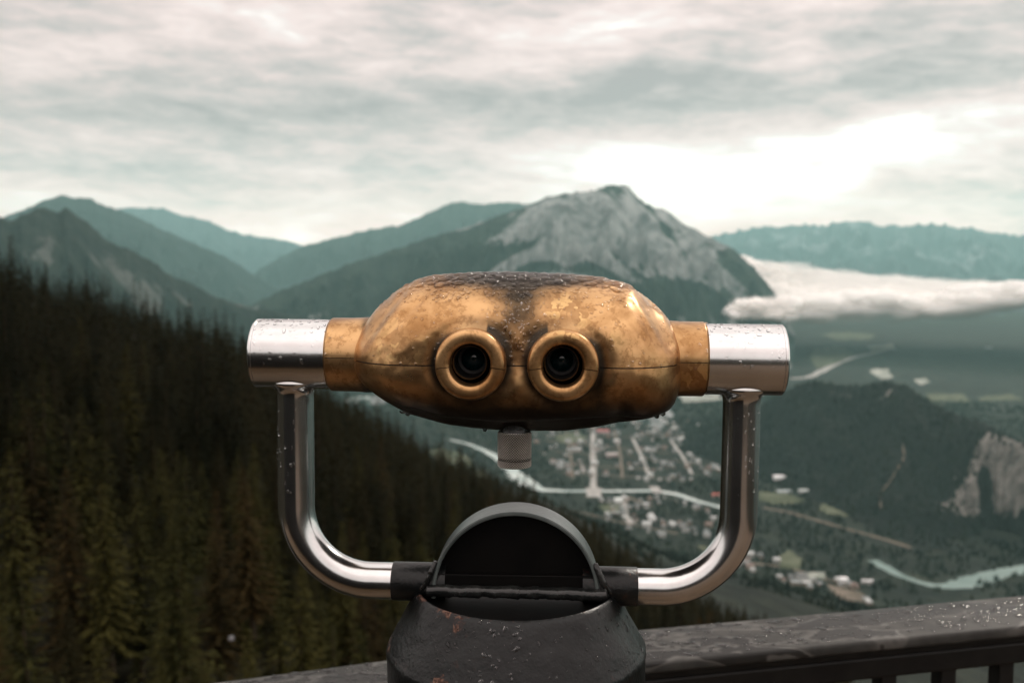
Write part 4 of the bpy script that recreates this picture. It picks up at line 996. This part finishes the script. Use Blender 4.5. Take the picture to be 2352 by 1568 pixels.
# knurled focus knob
def knob():
    R, h0, h1 = .0120, -.0525, -.0775; na, nh = 384, 150
    a = np.linspace(0, 2*PI, na, endpoint=False); zz = np.linspace(h0, h1, nh); A2, Z2 = np.meshgrid(a, zz)
    k = 40; s1 = (A2*k/(2*PI)+Z2/.00188) % 1; s2 = (A2*k/(2*PI)-Z2/.00188) % 1
    d = np.minimum(np.abs(s1-.5)*2, np.abs(s2-.5)*2); prof = np.clip(d, .0, .75)*.00100
    ring_ = np.exp(-((Z2+.0722)/.00028)**2)*.0006+np.exp(-((Z2+.0712)/.00028)**2)*.0004
    prof = prof*ss(h0, h0-.0008, Z2)*ss(h1, h1+.0006, Z2)
    Rr = R-.00070+prof-ring_
    V = np.stack([Rr*np.cos(A2), Rr*np.sin(A2), Z2], -1).reshape(-1, 3); Fc = grid_faces(nh, na, True)
    V = np.vstack([V, [[0, 0, h0], [0, 0, h1]]]); me = mesh_np('focus_knob', V, Fc, True)
    bm = bmesh.new(); bm.from_mesh(me); bm.verts.ensure_lookup_table(); c0, c1 = bm.verts[len(V)-2], bm.verts[len(V)-1]
    for j in range(na):
        j2 = (j+1) % na; bm.faces.new((bm.verts[j], bm.verts[j2], c0)); bm.faces.new((bm.verts[(nh-1)*na+j2], bm.verts[(nh-1)*na+j], c1))
    bmesh.ops.recalc_face_normals(bm, faces=bm.faces); bm.to_mesh(me); bm.free(); me.set_sharp_from_angle(angle=math.radians(45))
    gv = np.concatenate([(1-np.clip(d/.75, 0, 1)).ravel()*.9+ring_.ravel()/.0006*.6, [0, 0]]); set_attr(me, 'wear', gv)  # groove colour darkened: dirt and painted occlusion in the knurling
    o = link('focus_knob', me, M['knurl'], vroot)
    co = np.empty(len(me.vertices)*3, np.float32); me.vertices.foreach_get('co', co); co = co.reshape(-1, 3); co[:, 0] += .0002; co[:, 1] += -.018; co[:, 2] += .0012; me.vertices.foreach_set('co', co.ravel())
    finish(o)
    o = lathe('knob_neck', [(.0001, -.0440), (.0100, -.0440), (.0100, -.0500), (.0104, -.0514), (.0001, -.0514)], 'z', M['weld'], vroot, (.0002, -.018, 0), 64); finish(o)
knob()

# pedestal
def pedestal():
    zc_ = -.241+.0717      # chord level relative to head axis
    zs = -.2816+.0717
    lathe_disc = lathe('recess_shade_disc', [(.0001, zc_-.0078), (.0660, zc_-.0078), (.0675, zc_-.0060), (.0684, zc_-.0030)], 'z', M['plate'], vroot, (0, 0, 0), 96); finish(lathe_disc, False)  # disc laid over the recess floor, dark reflection put into its colour
    prof = [(.0001, zc_-.0120), (.064, zc_-.0120), (.0668, zc_-.0100), (.0686, zc_-.0035), (.0695, zc_-.0006), (.0715, zc_+.0002), (.0735, zc_-.0010)]
    for q in np.linspace(.06, 1, 22): prof.append((.0735+(.0935-.0735)*q, zc_-.001+(zs-zc_+.001)*q**1.08))
    prof += [(.0948, zs-.0020), (.0955, zs-.0045), (.0953, zs-.007)]
    for z in np.linspace(zs-.010, zs-.16, 24): prof.append((.0950, z))
    prof += [(.0950, -BASE+.02), (.0950, -BASE+.004)]
    n = 240; P_ = np.array(prof); a = np.linspace(0, 2*PI, n, endpoint=False); V = []
    for r_, h in P_:
        x_, y_ = r_*np.cos(a), r_*np.sin(a); hh = h+0*a
        V.append(np.stack([x_, y_, hh], -1))
    V = np.vstack(V)
    # pinch in where the sleeves are welded on, small dents
    q = np.exp(-((np.abs(V[:, 0])-.078)/.016)**2-(V[:, 1]/.030)**2)*ss(zs-.01, zs+.02, V[:, 2])
    V[:, 2] -= .004*q; r_ = np.hypot(V[:, 0], V[:, 1]); d = .0008*fbm(V[:, 0]*25, V[:, 1]*25+V[:, 2]*25, 3, 6)*(r_ > .06)
    V[:, 0] *= 1+d/np.maximum(r_, .02); V[:, 1] *= 1+d/np.maximum(r_, .02); V[:, 2] += d*.5*(r_ > .066)*(r_ < .094)
    lobe = np.exp(-((np.arctan2(V[:, 1], V[:, 0])+1.05)/.10)**2)*ss(.074, .085, r_)*(V[:, 2] > zs-.03); V[:, 2] += .0
    me = mesh_np('pedestal', V, grid_faces(len(P_), n, True))
    edge = np.exp(-((r_-.0715)/.0030)**2)*(V[:, 2] > zc_-.004)+np.exp(-((V[:, 2]-zs)/.003)**2)*(r_ > .09)
    wear = edge*(.45+.5*fbm(V[:, 0]*35, V[:, 1]*35, 2, 1))*(1.2-.6*(V[:, 0] > .01))+.45*np.exp(-((V[:, 0]+.036)/.012)**2-((V[:, 1]+.076)/.014)**2)
    set_attr(me, 'wear', wear); fixn(me); me.set_sharp_from_angle(angle=math.radians(50))
    finish(link('pedestal', me, M['black'], vroot), False)
    # half drum standing across the top: outer rim, inside wall, back plate
    R, Ri, y0, y1 = .0609, .0580, -.0150, .0155; zb = zc_-.002
    sec = [(Ri, y1-.003), (Ri, y0+.0006), (Ri+.0006, y0), (R-.0008, y0), (R, y0+.0008), (R, y1-.0008), (R-.0008, y1), (Ri, y1)]
    aa_ = np.linspace(-.06, PI+.06, 110); V = np.array([[(-r_*math.cos(q), yy, zb+r_*math.sin(q)) for r_, yy in sec] for q in aa_])
    me = mesh_np('half_drum', V.reshape(-1, 3), grid_faces(110, len(sec), True)); fixn(me); me.set_sharp_from_angle(angle=math.radians(28))
    finish(link('half_drum', me, M['drum'], vroot), False)
    bm = bmesh.new(); vs = [bm.verts.new((-Ri*math.cos(q)*1.003, y0+.012, zb+Ri*1.003*math.sin(q))) for q in np.linspace(0, PI, 60)]; bm.faces.new(vs)
    r = bmesh.ops.extrude_face_region(bm, geom=bm.faces[:]); bmesh.ops.translate(bm, vec=(0, .006, 0), verts=[v for v in r['geom'] if isinstance(v, bmesh.types.BMVert)]); bmesh.ops.recalc_face_normals(bm, faces=bm.faces)
    me = bpy.data.meshes.new('drum_plate'); bm.to_mesh(me); bm.free(); finish(link('drum_plate', me, M['plate'], vroot), False)
    bm = bmesh.new(); box_bm(bm, (.1165, .004, .0125), (0, y0+.006, zb+.0072), None, .0006, 2); me = bpy.data.meshes.new('drum_sill'); bm.to_mesh(me); bm.free(); finish(link('drum_sill', me, M['plate'], vroot), False)
    # weld beads
    def bead(name, pts, r0, seed, n=260):
        pts = np.array(pts, float); s = np.concatenate([[0], np.cumsum(np.linalg.norm(np.diff(pts, axis=0), axis=1))]); q = np.linspace(0, s[-1], n)
        P_ = np.stack([np.interp(q, s, pts[:, k]) for k in range(3)], -1); P_[:, 2] += .0008*pn(q*45, q*0, seed); P_[:, 1] += .0006*pn(q*45, q*0+5, seed)
        ph = (q/.0225+.4*pn(q*40, q*0, seed+2)) % 1; rad = r0*(.88+.26*ph**1.3-.26*ss(.86, 1, ph))*(1+.06*pn(q*110, q*0, seed+4)); rad[:6] *= np.linspace(.1, 1, 6); rad[-6:] *= np.linspace(1, .1, 6)
        V, Fc = tube(P_, rad, 20); V = V+(.00030*fbm(V[:, 0]*220, V[:, 2]*220+V[:, 1]*200, 3, seed))[:, None]
        me = mesh_np(name, V, Fc); fixn(me); finish(link(name, me, M['weld'], vroot), False)
    bead('weld_bead', [(-.066, y0-.001, zc_+.0005), (-.03, y0-.002, zc_+.001), (.03, y0-.002, zc_+.0005), (.068, y0-.001, zc_-.0005)], .0046, 3)
    for s in (-1, 1):
        bead('weld_bead', [(s*.0570, y0+.002, zc_+.022), (s*.0605, y0+.000, zc_+.014), (s*.0640, y0+.0005, zc_+.006), (s*.0690, y0+.003, zc_+.000), (s*.0740, y0+.006, zc_-.004)], .0022, 11+s, 160)
pedestal()

# ------------------------------------------------------------------ water drops
def bvh_world(objs):
    V, Fs = [], []
    for o in objs:
        mw = Matrix.Translation(vroot.location) @ Matrix.Rotation(YAW, 4, 'Z') if o.parent else Matrix.Translation(o.location) @ Matrix.Rotation(o.rotation_euler.z, 4, 'Z')
        b = len(V); V += [mw @ v.co for v in o.data.vertices]; Fs += [[b+i for i in p.vertices] for p in o.data.polygons]
    return BVHTree.FromPolygons(V, Fs)
def dome_list(items):
    """items: (point, normal, radius, flat, stretch)"""
    na, nl = 10, 4; V = []; Fc = []; b = 0
    ang = np.linspace(0, 2*PI, na, endpoint=False)
    for p, nrm, r_, fl, st in items:
        nrm = np.array(nrm); h = np.array([0, 0, -1.])-nrm*(-nrm[2])
        if np.linalg.norm(h) < .15: h = np.array([1, .2, 0])-nrm*np.dot(nrm, [1, .2, 0])
        h = h/np.linalg.norm(h); k = np.cross(nrm, h); wob = 1+.22*np.sin(ang*2+random.uniform(0, 6))+.12*np.sin(ang*3+random.uniform(0, 6))
        for l in range(nl):
            e = l/nl*PI/2; c, s = math.cos(e), math.sin(e)**.9
            V.append(np.array(p)+nrm*(s*fl*r_-.08*r_)+(h*(np.cos(ang)*st)[:, None]+k*np.sin(ang)[:, None])*(c*r_*wob)[:, None])
        V.append((np.array(p)+nrm*(fl*r_-.05*r_))[None])
        for l in range(nl-1):
            for j in range(na): Fc.append((b+l*na+j, b+l*na+(j+1) % na, b+(l+1)*na+(j+1) % na, b+(l+1)*na+j))
        for j in range(na): Fc.append((b+(nl-1)*na+j, b+(nl-1)*na+(j+1) % na, b+nl*na, b+nl*na))
        b += nl*na+1
    V = np.vstack(V); me = bpy.data.meshes.new('raindrops'); me.from_pydata(V.tolist(), [], [f if f[2] != f[3] else f[:3] for f in Fc]); me.update()
    me.polygons.foreach_set('use_smooth', np.ones(len(me.polygons), bool)); fixn(me); return me
bv = bvh_world([up])
Mw = Matrix.Translation(vroot.location) @ Matrix.Rotation(YAW, 4, 'Z')
def loc(x, y, z): return Mw @ Vector(place(np.array([x, y, z])).tolist())
items = []; grid = {}
def try_add(p, nrm, r_, fl, st=1., sp=1.0):
    key = (int(p.x/.004), int(p.y/.004), int(p.z/.004))
    for dx in (-1, 0, 1):
        for dy in (-1, 0, 1):
            for dz in (-1, 0, 1):
                for q, qr in grid.get((key[0]+dx, key[1]+dy, key[2]+dz), ()):
                    if (q-p).length < (qr+r_)*sp: return False
    grid.setdefault(key, []).append((p.copy(), r_)); items.append((p[:], nrm[:], r_, fl, st)); return True
sizes = np.sort(rng.lognormal(math.log(.0017), .50, 9000))[::-1]
for r_ in sizes:
    r_ = float(min(r_, .0040)); x = random.gauss(0, .058) if random.random() < .8 else random.uniform(-.105, .11); y = random.uniform(-.058, .088)
    h = bv.ray_cast(loc(x, y, .2), Vector((0, 0, -1)))
    if not h[0]: continue
    p, nn_ = h[0], h[1]
    if nn_.z < 0: nn_ = -nn_
    top = nn_.z
    keepp = 1. if top > .90 else (.5 if top > .75 else .10)
    if top < .90: r_ *= .42 if top > .75 else .28
    if abs(x) < .02 and top < .93: keepp = .55; r_ *= 1.3
    if random.random() > keepp: continue
    try_add(p, nn_, r_, .50, 1.0 if top > .8 else 1.25, .86)
# scattered small drops and a few runs on the front, collected by rays from the viewer side
for k in range(430):
    x = random.uniform(-.112, .113); z = random.uniform(-.004, .055) if random.random() < .85 else random.uniform(-.045, 0)
    if random.random() < .35: x = random.gauss(.003, .009); z = random.uniform(.004, .05)
    h = bv.ray_cast(loc(x, -.2, z), (loc(x, 0, z)-loc(x, -.2, z)).normalized())
    if not h[0]: continue
    nn_ = h[1] if h[1].y < 0 else -h[1]; cen = abs(x) < .016
    try_add(h[0], nn_, random.uniform(.0004, .0010)*(1.35 if cen else 1)*(1. if random.random() < .93 else 1.6), .45, random.choice([1, 1.1, 1.6 if cen else 1.]), 1.0)
# hanging drops
bl = bvh_world([lowr])
for x, y in ((-.078, -.02), (.079, .0), (.1045, -.028), (.100, -.03), (-.0745, -.02), (-.02, -.015)):
    h = bl.ray_cast(loc(x, y, -.2), Vector((0, 0, 1)))
    if h[0]: items.append((h[0][:], (0, 0, -1), .0022, .9, 1.0))
tag(link('raindrops', dome_list(items), M['drop']), 'raindrops beading on the brass head of the viewer', 'raindrops', kind='stuff')
items = []; grid = {}
for s in (-1, 1):
    for k in range(240):
        a = random.gauss(PI/2, .62); x = s*random.uniform(.116, .187)
        if random.random() < .12: a = random.uniform(-.2, PI*.5)
        R = .0253 if abs(x) > .1345 else .0264; nn_ = np.array([0, -math.cos(a), math.sin(a)]); p = np.array([x, 0, 0])+nn_*R*.999
        nw = (Mw.to_3x3() @ Vector(nn_)).normalized(); try_add(loc(*p), nw, random.uniform(.0006, .0017), .30, random.uniform(.7, 1.4), 1.0)
    for x, y in ((s*.149, 0), (s*.176, 0)):
        items.append((loc(x, y, -.0254)[:], (0, 0, -1), .0017, .8, 1.3))
    for k in range(26):
        z = random.uniform(-.035, -.10); a = random.uniform(PI*1.15, PI*1.85); nn_ = np.array([math.cos(a), math.sin(a), 0]); p = np.array([s*.1625, 0, z])+nn_*.0134
        nw = (Mw.to_3x3() @ Vector(nn_)).normalized(); try_add(loc(*p), nw, random.uniform(.0004, .0010), .4, 1.8, 1.0)
tag(link('raindrops', dome_list(items), M['drop']), 'raindrops clinging to the steel end cylinders and handle tubes', 'raindrops', kind='stuff')
items = []; grid = {}
ped = [o for o in vroot.children if o.name.startswith('pedestal')][0]; bp = bvh_world([ped])
for k in range(330):
    a = random.uniform(-PI, 0); r_ = random.uniform(.073, .0935); 
    if math.cos(a) > .1 and random.random() < .6: continue
    h = bp.ray_cast(loc(r_*math.cos(a), r_*math.sin(a), 0), Vector((0, 0, -1)))
    if h[0]: try_add(h[0], h[1] if h[1].z > 0 else -h[1], random.choice([.0005, .0006, .0008, .0008, .0011, .0017]), .5, 1.15, 1.2)
tag(link('raindrops', dome_list(items), M['drop']), 'raindrops on the sloping shoulder of the black pedestal', 'raindrops', kind='stuff')
items = []; grid = {}
for k in range(2600):
    x = random.uniform(-.62, .12) if k < 2100 else random.uniform(.12, .9)
    y0_ = float(np.interp(x, [-1.0, .09, 1.5], [.922, 1.287, 1.6155])); y = y0_-random.uniform(.006, .100)
    try_add(Vector((x, y, -.5)), Vector((0, 0, 1)), min(.006, rng.lognormal(math.log(.0027), .4)), .30, random.uniform(1., 1.7), 1.02)
tag(link('raindrops', dome_list(items), M['drop']), 'raindrops lying on the flat cap of the railing', 'raindrops', kind='stuff')

# pale object of undetermined kind among the near trees
p = ray(531, 1466); p = p/math.hypot(p[0], p[1])*40
bm = bmesh.new(); bmesh.ops.create_icosphere(bm, subdivisions=4, radius=.13)
for v in bm.verts: v.co *= 1+.28*float(pn(v.co.x*4+3, v.co.y*4+v.co.z*3, 2)); v.co.x *= .9; v.co.z *= .8
me = bpy.data.meshes.new('pale_object'); bm.to_mesh(me); bm.free(); o = link('pale_object', me, M['pale_spot']); o.location = p
tag(o, 'small pale object showing between dark spruces low in the left foreground', 'rock')

# ------------------------------------------------------------------ render settings
scene.cycles.use_denoising = True
scene.cycles.max_bounces = 8; scene.cycles.diffuse_bounces = 6; scene.cycles.glossy_bounces = 4; scene.cycles.transmission_bounces = 6; scene.cycles.volume_bounces = 1; scene.cycles.transparent_max_bounces = 40
scene.cycles.caustics_reflective = False; scene.cycles.caustics_refractive = False; scene.cycles.sample_clamp_indirect = 6
